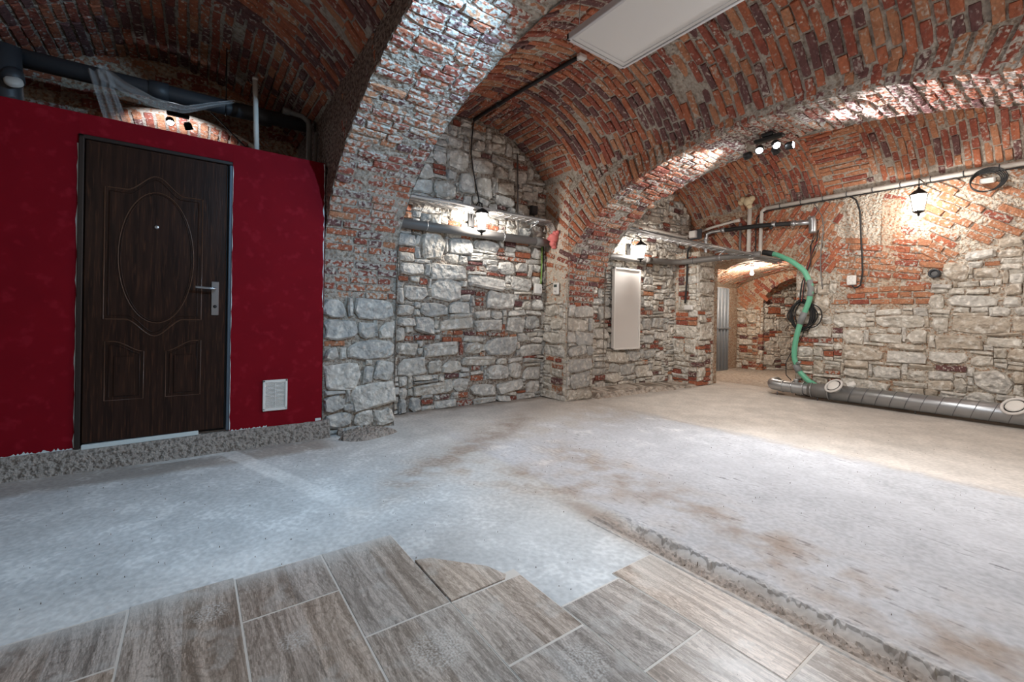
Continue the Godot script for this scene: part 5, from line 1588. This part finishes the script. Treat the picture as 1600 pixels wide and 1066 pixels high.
	for q in [1.12, 1.62, 2.6, 3.6]: put("foot", tube([Vector3(cx, 0.0, q), Vector3(cx, 0.05, q)], 0.008, 6), M.galv_seam, d)
	put("valve_stub", lathe([[0.0, 0.05], [0.03, 0.05], [0.034, 0.04], [0.022, 0.0]], 12), M.galv, d, T(Vector3(cx, y + 0.07, 1.36)))
	for i in 2:
		var vz := 1.83 if i == 0 else 3.37
		var lb := ["round cream air valve on the duct nearest the green hose", "round cream air valve at the far end of the duct from the green hose"]
		var v := thing("air_valve", lb[i], "air valve", Vector3(cx - 0.075, y + 0.085, vz), "air valves on the silver duct")
		var t := Transform3D(Basis(Vector3.UP, -0.45) * Basis(Vector3.BACK, 0.82), Vector3.ZERO)
		put("collar", lathe([[0.07, -0.06], [0.072, 0.02]], 28), M.galv, v, t)
		put("rim", lathe([[0.072, 0.0], [0.108, 0.006], [0.112, 0.014], [0.106, 0.024], [0.09, 0.026], [0.085, 0.02], [0.083, 0.0]], 32), M.panel, v, t)
		put("disc", lathe([[0.0, 0.034], [0.05, 0.033], [0.066, 0.028], [0.072, 0.02], [0.07, 0.012]], 32), M.white, v, t)
		put("shadow_gap", lathe([[0.0, 0.012], [0.088, 0.012]], 28), M.black, v, t)
	var cap := thing("drain_plug", "small white plug lying behind the nearer air valve", "plug", Vector3(6.8, 0.25, 1.98))
	put("plug", lathe([[0.0, 0.05], [0.03, 0.05], [0.04, 0.0], [0.044, -0.03], [0.0, -0.03]], 16), M.white, cap, Transform3D(Basis(Vector3.RIGHT, 0.9), Vector3.ZERO))
	put("flange", lathe([[0.05, -0.03], [0.052, -0.02], [0.04, -0.018]], 16), M.white, cap, Transform3D(Basis(Vector3.RIGHT, 0.9), Vector3.ZERO))
	# socket with its cable
	var jb := Basis(Vector3.BACK, Vector3.UP, Vector3.LEFT)
	var s := thing("wall_socket", "white double socket on the brick blind arch", "socket", Vector3(6.95, 1.6, 1.92))
	put("case", block(Vector3(0.1, 0.125, 0.045), 0.01), M.white, s, Transform3D(jb, Vector3.ZERO))
	for i in 2:
		put("outlet", lathe([[0.0, -0.004], [0.019, -0.003], [0.021, 0.003], [0.024, 0.002]], 18), M.pvc_light, s, Transform3D(Basis(Vector3.BACK, PI / 2), Vector3(-0.024, 0.03 - i * 0.06, 0)))
	var sc := thing("cable", "black cable dropping from the long conduit to the double socket", "cable")
	put("cord", tube(curve([Vector3(x, 2.7, 1.9), Vector3(x, 2.64, 1.96), Vector3(x, 2.5, 2.0), Vector3(x, 2.1, 2.02), Vector3(x, 1.7, 2.04), Vector3(x, 1.53, 2.02), Vector3(x, 1.49, 1.97), Vector3(x, 1.53, 1.93)]), 0.01, 8), M.rubber, sc)
	var sc2 := thing("cable", "thin grey cable hanging from the long conduit beside the metal tee", "cable")
	put("cord", tube(curve([Vector3(x, 2.7, 1.48), Vector3(x, 2.5, 1.58), Vector3(x, 2.36, 1.6), Vector3(x, 1.9, 1.57), Vector3(x, 1.5, 1.6)]), 0.007, 6), M.pvc, sc2)
	lantern("black carriage lantern lit on the brick back wall under the conduit", Vector3(6.62, 2.395, 2.63), Vector3(6.97, 2.395, 2.63), 0.32, 0.29)
	var l := thing("cable_coil", "small neat coil of black cable hung on the conduit right of the lantern", "cable", Vector3(6.92, 2.6, 3.11))
	for i in 5:
		var rr := 0.115 + 0.006 * i
		put("loop", tube(ring(Vector3(-0.01 * i, 0.004 * i - 0.01, 0.006 * i), Vector3(0, rr * 0.9, 0), Vector3(0, 0, rr), 32), 0.006, 6, true), M.rubber, l)
	var jw := thing("junction_box", "white junction box inside the small neat cable coil", "junction box", Vector3(6.95, 2.61, 3.12))
	put("box", block(Vector3(0.12, 0.06, 0.04), 0.01), M.white, jw, Transform3D(jb, Vector3.ZERO))
	put("lid", block(Vector3(0.1, 0.045, 0.008), 0.003), M.panel, jw, Transform3D(jb, Vector3(-0.022, 0, 0)))
	var pp := thing("pipe_stub", "short dark pipe end sticking from the wall right of the blind arch", "pipe", Vector3(6.95, 1.63, 2.71))
	put("pipe", lathe([[0.03, -0.05], [0.05, -0.05], [0.052, 0.03], [0.035, 0.032], [0.03, 0.0]], 16), M.pvc_dark, pp, Transform3D(Basis(Vector3.BACK, PI / 2), Vector3.ZERO))
	put("plug", lathe([[0.0, 0.005], [0.034, 0.0]], 16), M.pvc, pp, Transform3D(Basis(Vector3.BACK, PI / 2), Vector3.ZERO))

func build_ceiling_things() -> void:
	# hanging panel
	var p := thing("infrared_heater", "white infrared heating panel hung under the middle brick vault", "heater", Vector3(2.015, 2.7, 2.62))
	put("frame", joined([[block(Vector3(0.5, 0.04, 0.02), 0.003), T(Vector3(0, 0, -0.59))], [block(Vector3(0.5, 0.04, 0.02), 0.003), T(Vector3(0, 0, 0.59))], [block(Vector3(0.02, 0.04, 1.2), 0.003), T(Vector3(-0.24, 0, 0))], [block(Vector3(0.02, 0.04, 1.2), 0.003), T(Vector3(0.24, 0, 0))]]), M.panel_edge, p)
	put("face", block(Vector3(0.455, 0.02, 1.155), 0.002), M.panel, p, T(Vector3(0, -0.005, 0)))
	put("inset_line", joined([[block(Vector3(0.40, 0.004, 0.004), 0.001), T(Vector3(0, -0.0155, -0.545))], [block(Vector3(0.004, 0.004, 1.09), 0.001), T(Vector3(0.2, -0.0155, 0))]]), M.panel_edge, p)
	for q in [Vector3(-0.2, 0.02, -0.55), Vector3(0.2, 0.02, -0.55), Vector3(-0.2, 0.02, 0.55), Vector3(0.2, 0.02, 0.55)]:
		put("suspension_wire", tube([q, q + Vector3(q.x * -0.1, 0.56, 0)], 0.0025, 5), M.galv, p)
	put("screw", lathe([[0.0, 0.003], [0.004, 0.0]], 8), M.black, p, Transform3D(Basis(Vector3.RIGHT, PI), Vector3(0.07, -0.021, -0.585)))
	# cable strap over the vault
	var c := thing("cable", "thick black cable fixed along the crown of the middle vault", "cable")
	put("cord", tube([Vector3(2.61, 3.335, -0.46), Vector3(2.64, 3.335, 0.3), Vector3(2.7, 3.332, 1.14)], 0.018, 8), M.rubber, c)
	put("tie", tube([Vector3(2.625, 3.333, 0.0), Vector3(2.626, 3.333, 0.03)], 0.023, 8), M.pvc_dark, c)
	var cc := thing("connector", "small white connector at the end of the vault cable", "connector", Vector3(2.7, 3.315, 1.2))
	put("body", block(Vector3(0.09, 0.04, 0.05), 0.008), M.panel, cc)
	put("gland", tube([Vector3(0, 0, -0.02), Vector3(0, 0, -0.05)], 0.014, 8), M.panel_edge, cc)
	# twin spots on the second arch
	var cool := Color(0.90, 0.96, 1.0)
	var s := thing("spotlight", "dazzling spotlight under the crown of the second arch, fifth head added to light the back wall", "lamp", Vector3(4.1, 2.63, 2.13))
	put("bar", block(Vector3(0.06, 0.03, 0.24), 0.006), M.lantern, s, T(Vector3(0, 0.03, 0)))
	put("ceiling_plate", block(Vector3(0.1, 0.03, 0.1), 0.008), M.lantern, s, T(Vector3(0, 0.06, 0)))
	spot_head(s, Vector3(-0.02, -0.04, -0.07), Vector3(-0.75, -0.75, 0.3), 1.5, 64.0, Color(0.97, 0.98, 1.0))
	spot_head(s, Vector3(-0.02, -0.035, 0.06), Vector3(-0.6, -0.8, 0.6), 1.3, 64.0, Color(0.97, 0.98, 1.0))
	spot_head(s, Vector3(-0.02, -0.075, -0.15), Vector3(-0.05, -0.06, -1.0), 0.8, 36.0, cool)
	spot_head(s, Vector3(0.06, -0.05, 0.02), Vector3(0.66, -0.72, 0.2), 1.7, 72.0, Color(1.0, 0.985, 0.965))  # extra head, added to brighten the back wall and far floor
	spot_head(s, Vector3(0.02, -0.075, 0.14), Vector3(0.02, -0.06, 1.0), 1.5, 36.0, Color(1.0, 0.95, 0.97))
	# its twin on the first arch, above the picture
	var a := thing("spotlight", "matching four-headed spotlight under the crown of the nearest arch", "lamp", Vector3(1.36, 2.62, 2.62))
	put("bar", block(Vector3(0.06, 0.03, 0.24), 0.006), M.lantern, a, T(Vector3(0, 0.03, 0)))
	put("ceiling_plate", block(Vector3(0.1, 0.03, 0.1), 0.008), M.lantern, a, T(Vector3(0, 0.06, 0)))
	var blue := Color(0.66, 0.85, 1.0)
	spot_head(a, Vector3(-0.02, -0.1, -0.12), Vector3(-0.3, -0.42, -0.85), 1.6, 58.0, blue)
	spot_head(a, Vector3(-0.02, -0.05, 0.04), Vector3(-0.55, -0.85, -0.0), 1.1, 50.0, blue)
	spot_head(a, Vector3(0.02, -0.05, 0.12), Vector3(0.7, -0.75, 0.0), 1.4, 60.0, Color(0.97, 0.98, 1.0))

func build_floor_things() -> void:
	# lump of set concrete at the foot of the first pier
	var m := thing("concrete_lump", "flat crusty lump of set concrete at the foot of the first pier", "rubble", Vector3(1.22, 0, 0.13))
	put("crust", sheet(40, 12, func(a, b):
		var an: float = a * TAU
		var r: float = b
		var rx := 0.24 * (1.0 + 0.12 * sin(an * 3.0 + 1.0) + 0.07 * sin(an * 7.0))
		var rz := 0.17 * (1.0 + 0.1 * sin(an * 4.0))
		var p := Vector3(cos(an) * rx * r, 0.0, sin(an) * rz * r)
		var h := 0.055 * (1.0 - pow(r, 4.0)) - 0.004
		return Vector3(p.x, h + (0.018 * nz2.get_noise_3dv(p * 2.2 + Vector3(3, 0, 1)) if r < 0.97 else 0.0), p.z), true, false), M.rough_concrete, m)
	for i in 5:
		var w := rng.randf_range(0.03, 0.07)
		put("chunk", stone_mesh(w, w * 0.8, 0.02), M.rough_concrete, m, Transform3D(Basis(Vector3.RIGHT, -PI / 2), Vector3(rng.randf_range(-0.2, 0.2), 0.035, rng.randf_range(-0.12, 0.12))))
	# grit: far too many bits to count
	var bit := stone_mesh(0.012, 0.008, 0.006)
	var mm := MultiMesh.new()
	mm.transform_format = MultiMesh.TRANSFORM_3D
	mm.mesh = bit
	mm.instance_count = 700
	for i in 700:
		var p := Vector3(rng.randf_range(-0.6, 5.5), 0.004, rng.randf_range(0.4, 3.5))
		if i % 4 == 0: p = Vector3(rng.randf_range(1.69, 1.78), -0.016, rng.randf_range(2.7, 3.9))
		if p.x > 1.84 and p.x < 3.9: p.y += 0.007
		var k := rng.randf_range(0.08, 0.28)
		mm.set_instance_transform(i, Transform3D(Basis(Vector3.UP, rng.randf() * TAU) * Basis(Vector3.RIGHT, -PI / 2) * Basis.from_scale(Vector3(k, k * rng.randf_range(0.6, 1.6), k)), p))
	var o := MultiMeshInstance3D.new()
	o.multimesh = mm
	o.material_override = std(Color8(120, 106, 94), 0.9)
	named(o, "grit", self)
	o.set_meta("kind", "stuff")
	o.set_meta("label", "dark grit and crumbs scattered over the concrete floor")
	o.set_meta("category", "grit")

func build_fill_lanterns() -> void:
	# lanterns added out of view as fill for soft overall light
	lantern("added black fill lantern, out of view on the rear wall of the middle bay", Vector3(2.9, 2.0, 4.7), Vector3(2.9, 2.0, 4.94), 0.3, 0.0)
	lantern("added black fill lantern, out of view on the rear wall of the far bay", Vector3(5.7, 2.0, 4.7), Vector3(5.7, 2.0, 4.94), 0.4, 0.0)
	lantern("added black fill lantern, out of view on the end wall of the near bay", Vector3(-1.6, 2.0, 3.2), Vector3(-1.8, 2.0, 3.2), 0.1, 0.0)
